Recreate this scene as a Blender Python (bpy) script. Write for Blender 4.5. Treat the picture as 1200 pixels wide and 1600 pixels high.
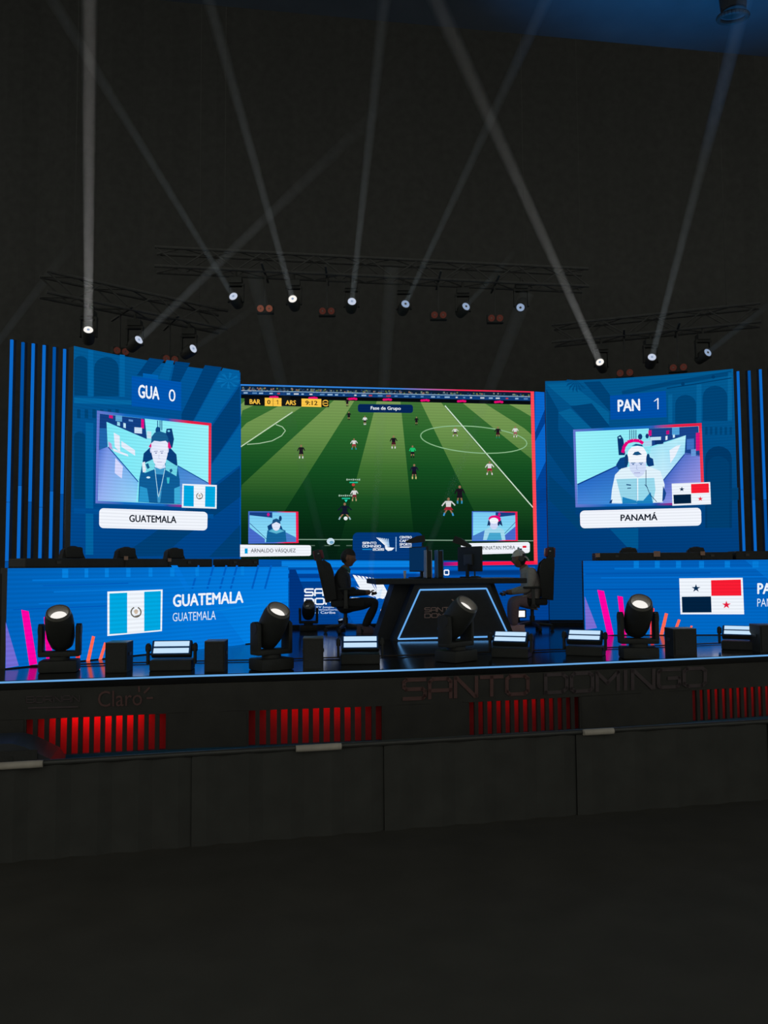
import bpy, bmesh, math, random
from mathutils import Vector, Matrix
random.seed(7)
for o in list(bpy.data.objects): bpy.data.objects.remove(o)
scene = bpy.context.scene
COL = scene.collection
PI = math.pi
R = math.radians

# ------------------------------------------------------------------ camera, world, exposure
FPX, PITCH, ROLL = 1305.0, R(3.73), 0.0064
CAM = Vector((0, 0, 1.74))
FWD = Vector((0, math.cos(PITCH), math.sin(PITCH)))
_u0 = Vector((0, -math.sin(PITCH), math.cos(PITCH))); _r0 = Vector((1, 0, 0))
RIGHT = _r0 * math.cos(ROLL) - _u0 * math.sin(ROLL)
UP = _u0 * math.cos(ROLL) + _r0 * math.sin(ROLL)
cd = bpy.data.cameras.new('camera'); cam = bpy.data.objects.new('camera', cd); COL.objects.link(cam)
cd.sensor_fit = 'VERTICAL'; cd.sensor_height = 36.0; cd.sensor_width = 27.0; cd.lens = 36.0 * FPX / 1600.0
cd.clip_start = 0.05; cd.clip_end = 200
cam.matrix_world = Matrix(((RIGHT.x, UP.x, -FWD.x, CAM.x), (RIGHT.y, UP.y, -FWD.y, CAM.y), (RIGHT.z, UP.z, -FWD.z, CAM.z), (0, 0, 0, 1)))
scene.camera = cam
w = bpy.data.worlds.new('added_ambient'); scene.world = w; w.use_nodes = True
WORLD_L = 0.38  # even ambient light added to lift the blacks
w.node_tree.nodes['Background'].inputs[0].default_value = (1.0, 1.02, 0.90, 1)
w.node_tree.nodes['Background'].inputs[1].default_value = WORLD_L
vs = scene.view_settings; vs.view_transform = 'Standard'; vs.look = 'None'; vs.exposure = 0; vs.gamma = 1; vs.use_curve_mapping = False
scene.cycles.max_bounces = 6; scene.cycles.volume_bounces = 0; scene.cycles.sample_clamp_indirect = 2.0

# ------------------------------------------------------------------ pixel helpers (frame 1200 x 1600)
def ray(px, py): return FWD * FPX + RIGHT * (px - 600) - UP * (py - 800)
def P(px, py, d):                       # point at forward distance d
    r = ray(px, py); return CAM + r * (d / r.y)
def F(px, py, z):                       # point on the level z
    r = ray(px, py); return CAM + r * ((z - CAM.z) / r.z)

# ------------------------------------------------------------------ materials
def S(r, g, b):
    f = lambda c: (c / 255 / 12.92) if c / 255 <= 0.04045 else ((c / 255 + 0.055) / 1.055) ** 2.4
    return (f(r), f(g), f(b))
MATS = {}
def mat(name, col, rough=0.6, metal=0.0, var=0.25, scale=14.0, bump=0.0, spec=0.5):
    if name in MATS: return MATS[name]
    m = bpy.data.materials.new(name); m.use_nodes = True; nt = m.node_tree; b = nt.nodes['Principled BSDF']
    tc = nt.nodes.new('ShaderNodeTexCoord'); n = nt.nodes.new('ShaderNodeTexNoise'); n.inputs['Scale'].default_value = scale; n.inputs['Detail'].default_value = 4
    nt.links.new(tc.outputs['Object'], n.inputs['Vector'])
    mx = nt.nodes.new('ShaderNodeMix'); mx.data_type = 'RGBA'
    mx.inputs[6].default_value = (*[c * (1 - var) for c in col], 1); mx.inputs[7].default_value = (*[min(1, c * (1 + var)) for c in col], 1)
    nt.links.new(n.outputs['Fac'], mx.inputs[0]); nt.links.new(mx.outputs[2], b.inputs['Base Color'])
    b.inputs['Roughness'].default_value = rough; b.inputs['Metallic'].default_value = metal; b.inputs['Specular IOR Level'].default_value = spec
    if bump:
        bp = nt.nodes.new('ShaderNodeBump'); bp.inputs['Strength'].default_value = bump; bp.inputs['Distance'].default_value = 0.01
        nt.links.new(n.outputs['Fac'], bp.inputs['Height']); nt.links.new(bp.outputs['Normal'], b.inputs['Normal'])
    MATS[name] = m; return m
def emis(name, col, strength=1.0, sample='NONE'):
    if name in MATS: return MATS[name]
    m = bpy.data.materials.new(name); m.use_nodes = True; nt = m.node_tree; nt.nodes.clear()
    out = nt.nodes.new('ShaderNodeOutputMaterial'); e = nt.nodes.new('ShaderNodeEmission')
    e.inputs[0].default_value = (*col, 1); e.inputs[1].default_value = strength
    nt.links.new(e.outputs[0], out.inputs[0]); m.cycles.emission_sampling = sample
    MATS[name] = m; return m
def led(name, sample):                  # picture of an LED wall: colour attribute, rows of diodes as fine level lines
    m = bpy.data.materials.new(name); m.use_nodes = True; nt = m.node_tree; nt.nodes.clear()
    out = nt.nodes.new('ShaderNodeOutputMaterial'); e = nt.nodes.new('ShaderNodeEmission')
    a = nt.nodes.new('ShaderNodeAttribute'); a.attribute_name = 'Col'
    g = nt.nodes.new('ShaderNodeNewGeometry'); sx = nt.nodes.new('ShaderNodeSeparateXYZ'); nt.links.new(g.outputs['Position'], sx.inputs[0])
    m1 = nt.nodes.new('ShaderNodeMath'); m1.operation = 'MULTIPLY'; m1.inputs[1].default_value = 2 * PI / 0.047; nt.links.new(sx.outputs['Z'], m1.inputs[0])
    m2 = nt.nodes.new('ShaderNodeMath'); m2.operation = 'SINE'; nt.links.new(m1.outputs[0], m2.inputs[0])
    m3 = nt.nodes.new('ShaderNodeMath'); m3.operation = 'MULTIPLY_ADD'; m3.inputs[1].default_value = 0.07; m3.inputs[2].default_value = 1.0; nt.links.new(m2.outputs[0], m3.inputs[0])
    nt.links.new(a.outputs['Color'], e.inputs[0]); nt.links.new(m3.outputs[0], e.inputs[1]); nt.links.new(e.outputs[0], out.inputs[0])
    m.cycles.emission_sampling = sample; MATS[name] = m; return m
LEDBG = led('led_picture', 'FRONT'); LEDGX = led('led_graphics', 'NONE')
BLK = mat('black_housing', (0.042, 0.043, 0.04), 0.6, spec=.3)
BLKM = mat('black_metal', (0.05, 0.05, 0.047), 0.4, 0.0)
BLKF = mat('black_fabric', (0.05, 0.05, 0.048), 0.9, scale=60, bump=0.2)
BARR = mat('black_barrier_cloth', (0.062, 0.062, 0.058), 0.95, scale=6, bump=0.2, spec=0.1)
DRAPE = mat('black_drape', (0.056, 0.056, 0.0545), 0.95, scale=6, bump=0.2, spec=0.1)
DARK = mat('dark_grey_plastic', (0.07, 0.07, 0.068), 0.5)
def hazemat(name, dens):
    m = bpy.data.materials.new(name); m.use_nodes = True; nt = m.node_tree; nt.nodes.clear()
    out = nt.nodes.new('ShaderNodeOutputMaterial'); v = nt.nodes.new('ShaderNodeVolumeScatter')
    v.inputs['Color'].default_value = (0.93, 0.97, 1, 1); v.inputs['Density'].default_value = dens; v.inputs['Anisotropy'].default_value = 0.0
    nt.links.new(v.outputs[0], out.inputs['Volume']); m.cycles.volume_sampling = 'MULTIPLE_IMPORTANCE'; MATS[name] = m; return m
HAZE = hazemat('thin_stage_haze', 0.25)
def beam_fade(name, dens, axis, lo, hi):  # fading of the light beam put into the haze density
    m = hazemat(name, dens); nt = m.node_tree; v = [n for n in nt.nodes if n.type == 'VOLUME_SCATTER'][0]
    tc = nt.nodes.new('ShaderNodeTexCoord'); sx = nt.nodes.new('ShaderNodeSeparateXYZ'); nt.links.new(tc.outputs['Generated'], sx.inputs[0])
    mr = nt.nodes.new('ShaderNodeMapRange'); mr.interpolation_type = 'SMOOTHSTEP'; mr.inputs[1].default_value = lo; mr.inputs[2].default_value = hi; mr.inputs[3].default_value = dens; mr.inputs[4].default_value = 0.0
    nt.links.new(sx.outputs[axis], mr.inputs[0]); nt.links.new(mr.outputs[0], v.inputs['Density']); return m
HAZE_T = beam_fade('beam_fade_haze', 0.25, 0, 0.25, 1.0)

# ------------------------------------------------------------------ object helpers
ROOTM = {}
def tag(o, label=None, cat=None, group=None, kind=None):
    if label: o['label'] = label
    if cat: o['category'] = cat
    if group: o['group'] = group
    if kind: o['kind'] = kind
    return o
def thing(name, label, cat, loc=(0, 0, 0), rotz=0.0, group=None, kind=None):
    o = bpy.data.objects.new(name, None); COL.objects.link(o); o.empty_display_size = 0.1
    o.location = loc; o.rotation_euler = (0, 0, rotz)
    ROOTM[o] = Matrix.Translation(Vector(loc)) @ Matrix.Rotation(rotz, 4, 'Z')
    return tag(o, label, cat, group, kind)
class MB:
    def __init__(s): s.v = []; s.f = []; s.c = []
    def add(s, vs, fs, M=None, col=None):
        n = len(s.v); s.v += [(M @ Vector(v)) if M else Vector(v) for v in vs]
        s.f += [tuple(i + n for i in f) for f in fs]
        if col is not None:
            s.c += (list(col) if isinstance(col, list) else [col] * len(vs))
        return s
    def box(s, c, d, M=None, ch=0.0):
        x, y, z = c; a, b, e = d[0] / 2, d[1] / 2, d[2] / 2
        if ch <= 0:
            vs = [(x + i * a, y + j * b, z + k * e) for k in (-1, 1) for j in (-1, 1) for i in (-1, 1)]
            return s.add(vs, [(0, 2, 3, 1), (4, 5, 7, 6), (0, 1, 5, 4), (2, 6, 7, 3), (0, 4, 6, 2), (1, 3, 7, 5)], M)
        bm = bmesh.new(); bmesh.ops.create_cube(bm, size=1.0)
        for q in bm.verts: q.co = Vector((x + q.co.x * d[0], y + q.co.y * d[1], z + q.co.z * d[2]))
        bmesh.ops.bevel(bm, geom=list(bm.edges), offset=ch, segments=2, affect='EDGES', profile=0.6)
        bm.verts.index_update(); r = s.add([q.co.copy() for q in bm.verts], [[q.index for q in f.verts] for f in bm.faces], M); bm.free(); return r
    def lathe(s, prof, n=20, M=None, cap=True):      # prof = [(r, z)] about local Z
        vs = []; fs = []
        for r, z in prof:
            for k in range(n): a = 2 * PI * k / n; vs.append((r * math.cos(a), r * math.sin(a), z))
        for i in range(len(prof) - 1):
            for k in range(n): fs.append((i * n + k, i * n + (k + 1) % n, (i + 1) * n + (k + 1) % n, (i + 1) * n + k))
        if cap: fs.append(tuple(range(n - 1, -1, -1))); fs.append(tuple((len(prof) - 1) * n + k for k in range(n)))
        return s.add(vs, fs, M)
    def cyl(s, p0, p1, r0, r1=None, n=12, M=None):
        p0, p1 = Vector(p0), Vector(p1); d = p1 - p0
        T = Matrix.Translation(p0) @ d.to_track_quat('Z', 'Y').to_matrix().to_4x4()
        return s.lathe([(r0, 0), (r0 if r1 is None else r1, d.length)], n, (M @ T) if M else T)
    def tube(s, pts, r, n=8, M=None):
        for a, b in zip(pts[:-1], pts[1:]): s.cyl(a, b, r, r, n, M)
        return s
    def ell(s, c, rad, n=14, m=9, M=None):
        vs = []; fs = []
        for i in range(m + 1):
            t = PI * i / m
            for k in range(n):
                a = 2 * PI * k / n; vs.append((c[0] + rad[0] * math.sin(t) * math.cos(a), c[1] + rad[1] * math.sin(t) * math.sin(a), c[2] + rad[2] * math.cos(t)))
        for i in range(m):
            for k in range(n): fs.append((i * n + k, (i + 1) * n + k, (i + 1) * n + (k + 1) % n, i * n + (k + 1) % n))
        return s.add(vs, fs, M)
    def prism(s, poly, d0, d1, M=None):              # poly [(x, z)] extruded along y
        n = len(poly); vs = [(x, d0, z) for x, z in poly] + [(x, d1, z) for x, z in poly]
        fs = [tuple(range(n)), tuple(range(2 * n - 1, n - 1, -1))] + [(i, i + n, (i + 1) % n + n, (i + 1) % n) for i in range(n)]
        return s.add(vs, fs, M)
    def build(s, name, material, parent=None, smooth=False, world=False, label=None):
        me = bpy.data.meshes.new(name)
        vs = s.v
        if parent is not None and world:
            I = ROOTM[parent].inverted(); vs = [I @ v for v in vs]
        me.from_pydata([tuple(v) for v in vs], [], s.f); me.update()
        if s.c:
            at = me.color_attributes.new('Col', 'FLOAT_COLOR', 'POINT')
            at.data.foreach_set('color', [x for c in s.c for x in (c[0], c[1], c[2], 1.0)])
        else:
            bm = bmesh.new(); bm.from_mesh(me); bmesh.ops.remove_doubles(bm, verts=bm.verts, dist=1e-6); bmesh.ops.recalc_face_normals(bm, faces=bm.faces); bm.to_mesh(me); bm.free()
        if smooth:
            for p in me.polygons: p.use_smooth = True
            me.set_sharp_from_angle(angle=R(38))
        me.materials.append(material)
        o = bpy.data.objects.new(name, me); COL.objects.link(o)
        if parent is not None:
            o.parent = parent
            if parent in ROOTM: ROOTM[o] = ROOTM[parent] if world else ROOTM[parent]
        if label: o['label'] = label
        return o
def deep(o, parent):                    # make o a sub-part of a part (parts keep identity transforms)
    o.parent = parent; return o

# ------------------------------------------------------------------ lettering
_tc = {}
def text_mesh(body, bold=0.0):
    key = (body, bold)
    if key in _tc: return _tc[key]
    cu = bpy.data.curves.new('t', 'FONT'); cu.body = body; cu.size = 1; cu.resolution_u = 3; cu.fill_mode = 'BOTH'
    ob = bpy.data.objects.new('t', cu); COL.objects.link(ob)
    dg = bpy.context.evaluated_depsgraph_get(); ev = ob.evaluated_get(dg); me = ev.to_mesh()
    vs = [(v.co.x, v.co.y) for v in me.vertices]; fs = [tuple(p.vertices) for p in me.polygons]
    ev.to_mesh_clear(); bpy.data.objects.remove(ob); bpy.data.curves.remove(cu)
    if body == '1': vs = [(0, .55), (.12, .55), (.3, .68), (.3, 0), (.4, 0), (.4, .75), (.3, .75)]; fs = [(3, 4, 5, 6, 2), (0, 1, 2, 6)]
    if bold:
        v0, f0 = vs, fs; vs, fs = [], []
        for dx, dy in ((-bold, 0), (bold, 0), (0, bold * .6), (0, -bold * .6)):
            k = len(vs); vs = vs + [(x + dx, y + dy) for x, y in v0]; fs = fs + [tuple(i + k for i in f) for f in f0]
    x0 = min(v[0] for v in vs); x1 = max(v[0] for v in vs); y0 = min(v[1] for v in vs); y1 = max(v[1] for v in vs)
    out = ([((x - x0) / (x1 - x0), (y - y0) / (y1 - y0)) for x, y in vs], fs); _tc[key] = out; return out
GL = {'S': [[(1, 1), (.12, 1), (0, .88), (0, .62), (.12, .5), (.88, .5), (1, .38), (1, .12), (.88, 0), (0, 0)]],
      'A': [[(0, 0), (0, .85), (.15, 1), (.85, 1), (1, .85), (1, 0)], [(0, .38), (1, .38)]],
      'N': [[(0, 0), (0, 1), (.08, 1), (.92, 0), (1, 0), (1, 1)]], 'T': [[(0, 1), (1, 1)], [(.5, 1), (.5, 0)]],
      'O': [[(.15, 0), (.85, 0), (1, .15), (1, .85), (.85, 1), (.15, 1), (0, .85), (0, .15), (.15, 0)]],
      'D': [[(0, 0), (.8, 0), (1, .2), (1, .8), (.8, 1), (0, 1), (0, 0)]], 'M': [[(0, 0), (0, 1), (.5, .4), (1, 1), (1, 0)]],
      'I': [[(.5, 0), (.5, 1)]], 'G': [[(1, 1), (.12, 1), (0, .88), (0, .12), (.12, 0), (.88, 0), (1, .12), (1, .5), (.5, .5)]],
      '2': [[(0, 1), (.88, 1), (1, .88), (1, .62), (.88, .5), (.12, .5), (0, .38), (0, 0), (1, 0)]],
      '6': [[(1, 1), (.12, 1), (0, .88), (0, .12), (.12, 0), (.88, 0), (1, .12), (1, .45), (0, .5)]],
      '0': [[(.15, 0), (.85, 0), (1, .15), (1, .85), (.85, 1), (.15, 1), (0, .85), (0, .15), (.15, 0)]],
      'E': [[(1, 1), (0, 1), (0, 0), (1, 0)], [(0, .5), (.9, .5)]],
      'B': [[(0, 0), (.85, 0), (1, .12), (1, .4), (.85, .5), (0, .5)], [(.85, .5), (1, .62), (1, .88), (.85, 1), (0, 1), (0, 0)]],
      'R': [[(0, 0), (0, 1), (.85, 1), (1, .88), (1, .6), (.85, .45), (0, .45)], [(.5, .45), (1, 0)]]}
def glyphs(word, gap=0.28, th=0.2, aspect=1.25):  # squarish wide capitals drawn as strokes, box 0..1
    vs = []; fs = []; x = 0.0
    for ch in word:
        wd = 0.3 if ch == 'I' else aspect
        for st in GL.get(ch, []):
            for (a, b), (c, d) in zip(st[:-1], st[1:]):
                if ch == 'I': a = c = 0.5
                p = Vector((x + a * wd, b)); q = Vector((x + c * wd, d)); t = (q - p); L = t.length
                if L < 1e-6: continue
                t /= L; nn = Vector((-t.y, t.x)) * th / 2; e = t * th / 2.6
                n = len(vs); vs += [p - e - nn, q + e - nn, q + e + nn, p - e + nn]; fs.append((n, n + 1, n + 2, n + 3))
        x += wd + (gap if ch != ' ' else 0)
    x0 = min(v.x for v in vs); x1 = max(v.x for v in vs); y0 = min(v.y for v in vs); y1 = max(v.y for v in vs)
    return [((v.x - x0) / (x1 - x0), (v.y - y0) / (y1 - y0)) for v in vs], fs

# ------------------------------------------------------------------ picture on a wall: polygons laid on the wall's face
class Surf:
    def __init__(s, pts):
        s.p = [Vector((q.x, q.y)) for q in pts]; a, b, c = s.p[0], s.p[len(s.p) // 2], s.p[-1]
        s.curved = len(s.p) > 2 and abs((b - a).normalized().cross((c - a).normalized())) > 1e-3
    def xy(s, px, py, layer=0):
        r = ray(px, py); best = None
        for i in range(len(s.p) - 1):
            a, b = s.p[i], s.p[i + 1]; e = b - a
            den = r.x * e.y - r.y * e.x
            if abs(den) < 1e-9: continue
            t = (a.x * e.y - a.y * e.x) / den; u = (a.x * r.y - a.y * r.x) / den
            over = max(0, -u, u - 1)
            if best is None or over < best[0]: best = (over, t, e)
        _, t, e = best; n = Vector((e.y, -e.x)).normalized()
        if n.y > 0: n = -n
        q = CAM + r * t; return Vector((q.x + n.x * layer * 0.0035, q.y + n.y * layer * 0.0035, q.z))
    def sz(s, px, py):                  # running facet coordinate and height
        r = ray(px, py); best = None
        for i in range(len(s.p) - 1):
            a, b = s.p[i], s.p[i + 1]; e = b - a; den = r.x * e.y - r.y * e.x
            if abs(den) < 1e-9: continue
            t = (a.x * e.y - a.y * e.x) / den; u = (a.x * r.y - a.y * r.x) / den; over = max(0, -u, u - 1)
            if best is None or over < best[0]: best = (over, i + u, CAM.z + r.z * t)
        return best[1], best[2]
    def pt(s, i, S_, z, layer):
        a, b = s.p[i], s.p[i + 1]; e = b - a; n = Vector((e.y, -e.x)).normalized(); n = -n if n.y > 0 else n; q = a + e * (S_ - i)
        return Vector((q.x + n.x * layer * .0035, q.y + n.y * layer * .0035, z))
def lerp(a, b, t): return a + (b - a) * t
def mixc(a, b, t): return tuple(lerp(x, y, t) for x, y in zip(a, b))
class Gfx:
    def __init__(s, surf, T=lambda x, y: (x, y)): s.s = surf; s.T = T; s.m = MB()
    def poly(s, pts, col, layer=2):
        q = [s.T(*p) for p in pts]
        if not s.s.curved:
            s.m.add([s.s.xy(x, y, layer) for x, y in q], [tuple(range(len(q)))], col=col); return s
        P_ = [(*s.s.sz(x, y), *(col[i] if isinstance(col, list) else col)) for i, (x, y) in enumerate(q)]
        n = len(s.s.p) - 1
        for i in range(max(0, int(math.floor(min(p[0] for p in P_)))), min(n - 1, int(math.floor(max(p[0] for p in P_)))) + 1):
            R_ = P_                     # cut the shape to one facet of the curved wall
            for lim, sg in ((i, 1), (i + 1, -1)):
                if (lim == 0 and sg == 1) or (lim == n and sg == -1): continue
                o = []
                for k in range(len(R_)):
                    A, B = R_[k - 1], R_[k]; da, db = (A[0] - lim) * sg, (B[0] - lim) * sg
                    if (da >= 0) != (db >= 0): f = da / (da - db); o.append(tuple(lerp(x, y, f) for x, y in zip(A, B)))
                    if db >= 0: o.append(B)
                R_ = o
                if len(R_) < 3: break
            if len(R_) >= 3: s.m.add([s.s.pt(i, p[0], p[1], layer) for p in R_], [tuple(range(len(R_)))], col=[p[2:5] for p in R_])
        return s
    def mesh(s, vs, fs, quad, col, layer=3):
        a, b, c, d = [s.T(*p) for p in quad]        # TL TR BR BL
        out = []
        for u, v in vs:
            t = 1 - v; x = lerp(lerp(a[0], b[0], u), lerp(d[0], c[0], u), t); y = lerp(lerp(a[1], b[1], u), lerp(d[1], c[1], u), t); out.append(s.s.xy(x, y, layer))
        s.m.add(out, fs, col=col); return s
    def text(s, body, quad, col, bold=0.0, layer=4): vs, fs = text_mesh(body, bold); return s.mesh(vs, fs, quad, col, layer)
    def grid(s, quad, nx, ny, fn, layer=1):         # fn(u, t, px, py) -> colour, t downwards
        a, b, c, d = [s.T(*p) for p in quad]; vs = []; cs = []; fs = []
        for j in range(ny + 1):
            for i in range(nx + 1):
                u, t = i / nx, j / ny; x = lerp(lerp(a[0], b[0], u), lerp(d[0], c[0], u), t); y = lerp(lerp(a[1], b[1], u), lerp(d[1], c[1], u), t)
                vs.append(s.s.xy(x, y, layer)); cs.append(fn(u, t, x, y))
        for j in range(ny):
            for i in range(nx): k = j * (nx + 1) + i; fs.append((k, k + 1, k + nx + 2, k + nx + 1))
        s.m.add(vs, fs, col=cs); return s
    def rect(s, quad, col, layer=2, nx=6): return s.grid(quad, nx, 1, lambda u, t, x, y: col, layer)
    def ell(s, c, rx, ry, col, layer=3, n=16, rot=0.0):
        return s.poly([(c[0] + rx * math.cos(2 * PI * k / n) * math.cos(rot) - ry * math.sin(2 * PI * k / n) * math.sin(rot), c[1] + rx * math.cos(2 * PI * k / n) * math.sin(rot) + ry * math.sin(2 * PI * k / n) * math.cos(rot)) for k in range(n)], col, layer)
    def line(s, pts, wd, col, layer=3):
        for a, b in zip(pts[:-1], pts[1:]):
            d = Vector((b[0] - a[0], b[1] - a[1])); L = d.length
            if L < 1e-6: continue
            nn = Vector((-d.y, d.x)) / L * wd / 2; s.poly([(a[0] + nn.x, a[1] + nn.y), (b[0] + nn.x, b[1] + nn.y), (b[0] - nn.x, b[1] - nn.y), (a[0] - nn.x, a[1] - nn.y)], col, layer)
        return s
    def star(s, c, r, col, layer=4, sx=1.0):
        pts = [(c[0] + sx * r * (1 if k % 2 == 0 else .38) * math.sin(PI * k / 5), c[1] - r * (1 if k % 2 == 0 else .38) * math.cos(PI * k / 5)) for k in range(10)]
        for k in range(0, 10): s.poly([c, pts[k], pts[(k + 1) % 10]], col, layer)
        return s
    def rrect(s, quad, rad, col, layer=2, nx=10):   # rounded plate in the quad's own axes
        a, b, c, d = quad; W = b[0] - a[0]; H = d[1] - a[1]; m = lambda u, t: (lerp(lerp(a[0], b[0], u), lerp(d[0], c[0], u), t), lerp(lerp(a[1], b[1], u), lerp(d[1], c[1], u), t))
        ru, rt = rad / W, rad / H; top = []; bot = []
        us = [ru * (1 - math.cos(PI / 2 * k / 5)) for k in range(6)]
        ts = [rt * (1 - math.sin(PI / 2 * k / 5)) for k in range(6)]
        U = us + [ru + (1 - 2 * ru) * k / nx for k in range(1, nx)] + [1 - q for q in us[::-1]]
        Tt = ts + [0] * (nx - 1) + ts[::-1]
        vs = [s.s.xy(*s.T(*m(u, t)), layer) for u, t in zip(U, Tt)] + [s.s.xy(*s.T(*m(u, 1 - t)), layer) for u, t in zip(U, Tt)]
        n = len(U); s.m.add(vs, [(i, i + 1, i + 1 + n, i + n) for i in range(n - 1)], col=col); return s
    def out(s, name, parent, material=None, label=None): return s.m.build(name, material or LEDGX, parent, world=True, label=label)
def sub(o, part): o.parent = part; return o
WHITE = S(236, 242, 250)

# ------------------------------------------------------------------ the hall
ZS = 0.75                                # stage floor
YAW = R(10)
floor_m = mat('dark_hall_floor', (0.085, 0.08, 0.07), 0.75, scale=3, spec=.1)
MB().box((0, 7, -0.05), (44, 23, 0.1)).build('floor', floor_m)['kind'] = 'structure'
dr = MB(); n = 120; vs = []; fs = []
for i in range(n + 1):
    x = -20 + 40 * i / n; y = 18 + 0.035 * math.sin(i * 1.9) + 0.02 * math.sin(i * 0.7)
    vs += [(x, y, 0), (x, y, 17)]
for i in range(n): fs.append((2 * i, 2 * i + 2, 2 * i + 3, 2 * i + 1))
dr.add(vs, fs).build('wall_back', DRAPE)['kind'] = 'structure'
CE = F(620, 35, 8.0); CE2 = F(1200, 89, 8.0); ed = (CE2 - CE); ed.z = 0; ed.normalize()
a = CE - ed * 24; b = CE + ed * 22
soff = mat('pale_ceiling_panel', (0.10, 0.105, 0.11), 0.85, scale=2, spec=.1)
MB().add([(a.x, a.y, 8), (b.x, b.y, 8), (b.x, -1, 8), (a.x, -1, 8), (a.x, a.y, 8.25), (b.x, b.y, 8.25), (b.x, -1, 8.25), (a.x, -1, 8.25)],
         [(0, 1, 2, 3), (4, 7, 6, 5), (0, 4, 5, 1), (1, 5, 6, 2), (2, 6, 7, 3), (3, 7, 4, 0)]).build('ceiling', soff)['kind'] = 'structure'
MB().add([(-22, 8, 17), (22, 8, 17), (22, 18.3, 17), (-22, 18.3, 17), (-22, 8, 17.1), (22, 8, 17.1), (22, 18.3, 17.1), (-22, 18.3, 17.1)],
         [(0, 1, 2, 3), (4, 7, 6, 5), (0, 4, 5, 1), (1, 5, 6, 2), (2, 6, 7, 3), (3, 7, 4, 0)]).build('ceiling', DRAPE)['kind'] = 'structure'

# ------------------------------------------------------------------ stage
edge = [F(px, py, ZS) for px, py in ((0, 1064), (150, 1059), (300, 1054), (450, 1050), (600, 1046), (720, 1042), (840, 1037.5), (1020, 1030), (1200, 1022))]
e0 = edge[0] - (edge[1] - edge[0]).normalized() * 6; e1 = edge[-1] + (edge[-1] - edge[-2]).normalized() * 6
E = [e0] + edge + [e1]
stage_m = mat('glossy_black_stage_floor', (0.012, 0.012, 0.012), 0.13, var=0.3, scale=2, spec=0.6)
m = MB(); n = len(E); back = [Vector((-13, 17.5, ZS)), Vector((14, 17.5, ZS))]
top = [Vector((q.x, q.y, ZS)) for q in E] + [back[1], back[0]]
m.add(top + [Vector((q.x, q.y, ZS - 0.08)) for q in top], [tuple(range(len(top)))] + [tuple(range(2 * len(top) - 1, len(top) - 1, -1))] + [(i, (i + 1) % len(top), (i + 1) % len(top) + len(top), i + len(top)) for i in range(len(top))])
st = m.build('floor_stage', stage_m); st['kind'] = 'structure'
def along(line, s):                     # point and tangent at arc length s on polyline
    for a, b in zip(line[:-1], line[1:]):
        L = (b - a).length
        if s <= L or b is line[-1]: t = (b - a).normalized(); return a + t * s, t
        s -= L
def arclen_at_px(px):                   # arc length where the edge crosses the image column
    s = 0
    for a, b in zip(E[:-1], E[1:]):
        for k in range(60):
            q = a + (b - a) * (k / 60); d = q - CAM; X = 600 + FPX * d.dot(RIGHT) / d.dot(FWD)
            if X >= px: return s + (b - a).length * k / 60
        s += (b - a).length
    return s
# skirt: upper fascia band, lower band, grilles with red lit recesses
fas = mat('matt_black_skirt', (0.062, 0.06, 0.055), 0.8, scale=5, spec=.2)
red = mat('red_recess_paint', (0.55, 0.04, 0.05), 0.8, scale=9)
wl = thing('stage_skirt', 'long matt black stage front with red lit slatted openings and faint lettering', 'stage skirt', (E[5].x, E[5].y, 0))
def band(z0, z1, off, thick, s0=None, s1=None):
    m = MB(); N = 60; tot = sum((b - a).length for a, b in zip(E[:-1], E[1:])); s0 = 0 if s0 is None else s0; s1 = tot - 0.01 if s1 is None else s1; vs = []; fs = []
    for i in range(N + 1):
        p, t = along(E, lerp(s0, s1, i / N)); nn = Vector((t.y, -t.x, 0))
        f0 = p + nn * off; b0 = f0 - nn * thick
        vs += [(f0.x, f0.y, z0), (f0.x, f0.y, z1), (b0.x, b0.y, z1), (b0.x, b0.y, z0)]
    for i in range(N):
        k = 4 * i
        for j in range(4): fs.append((k + j, k + 4 + j, k + 4 + (j + 1) % 4, k + (j + 1) % 4))
    return m.add(vs, fs)
band(0.40, ZS - 0.085, -0.01, 0.03).build('fascia_board', fas, wl, world=True)
band(0.0, 0.075, -0.01, 0.05).build('kick_board', mat('kick_board_painted_glow', (0.008, 0.075, 0.15), 0.5), wl, world=True, label='board at the foot with blue light painted into its colour')  # blue light along the stage foot is put into this board's colour
band(0.0, ZS - 0.1, -0.45, 0.03).build('back_board', mat('plain_dark_board', (0.09, 0.088, 0.085), 0.9), wl, world=True)
GRP = [(38, 262), (384, 600), (730, 905), (1076, 1225)]
prev = 0.0
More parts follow.
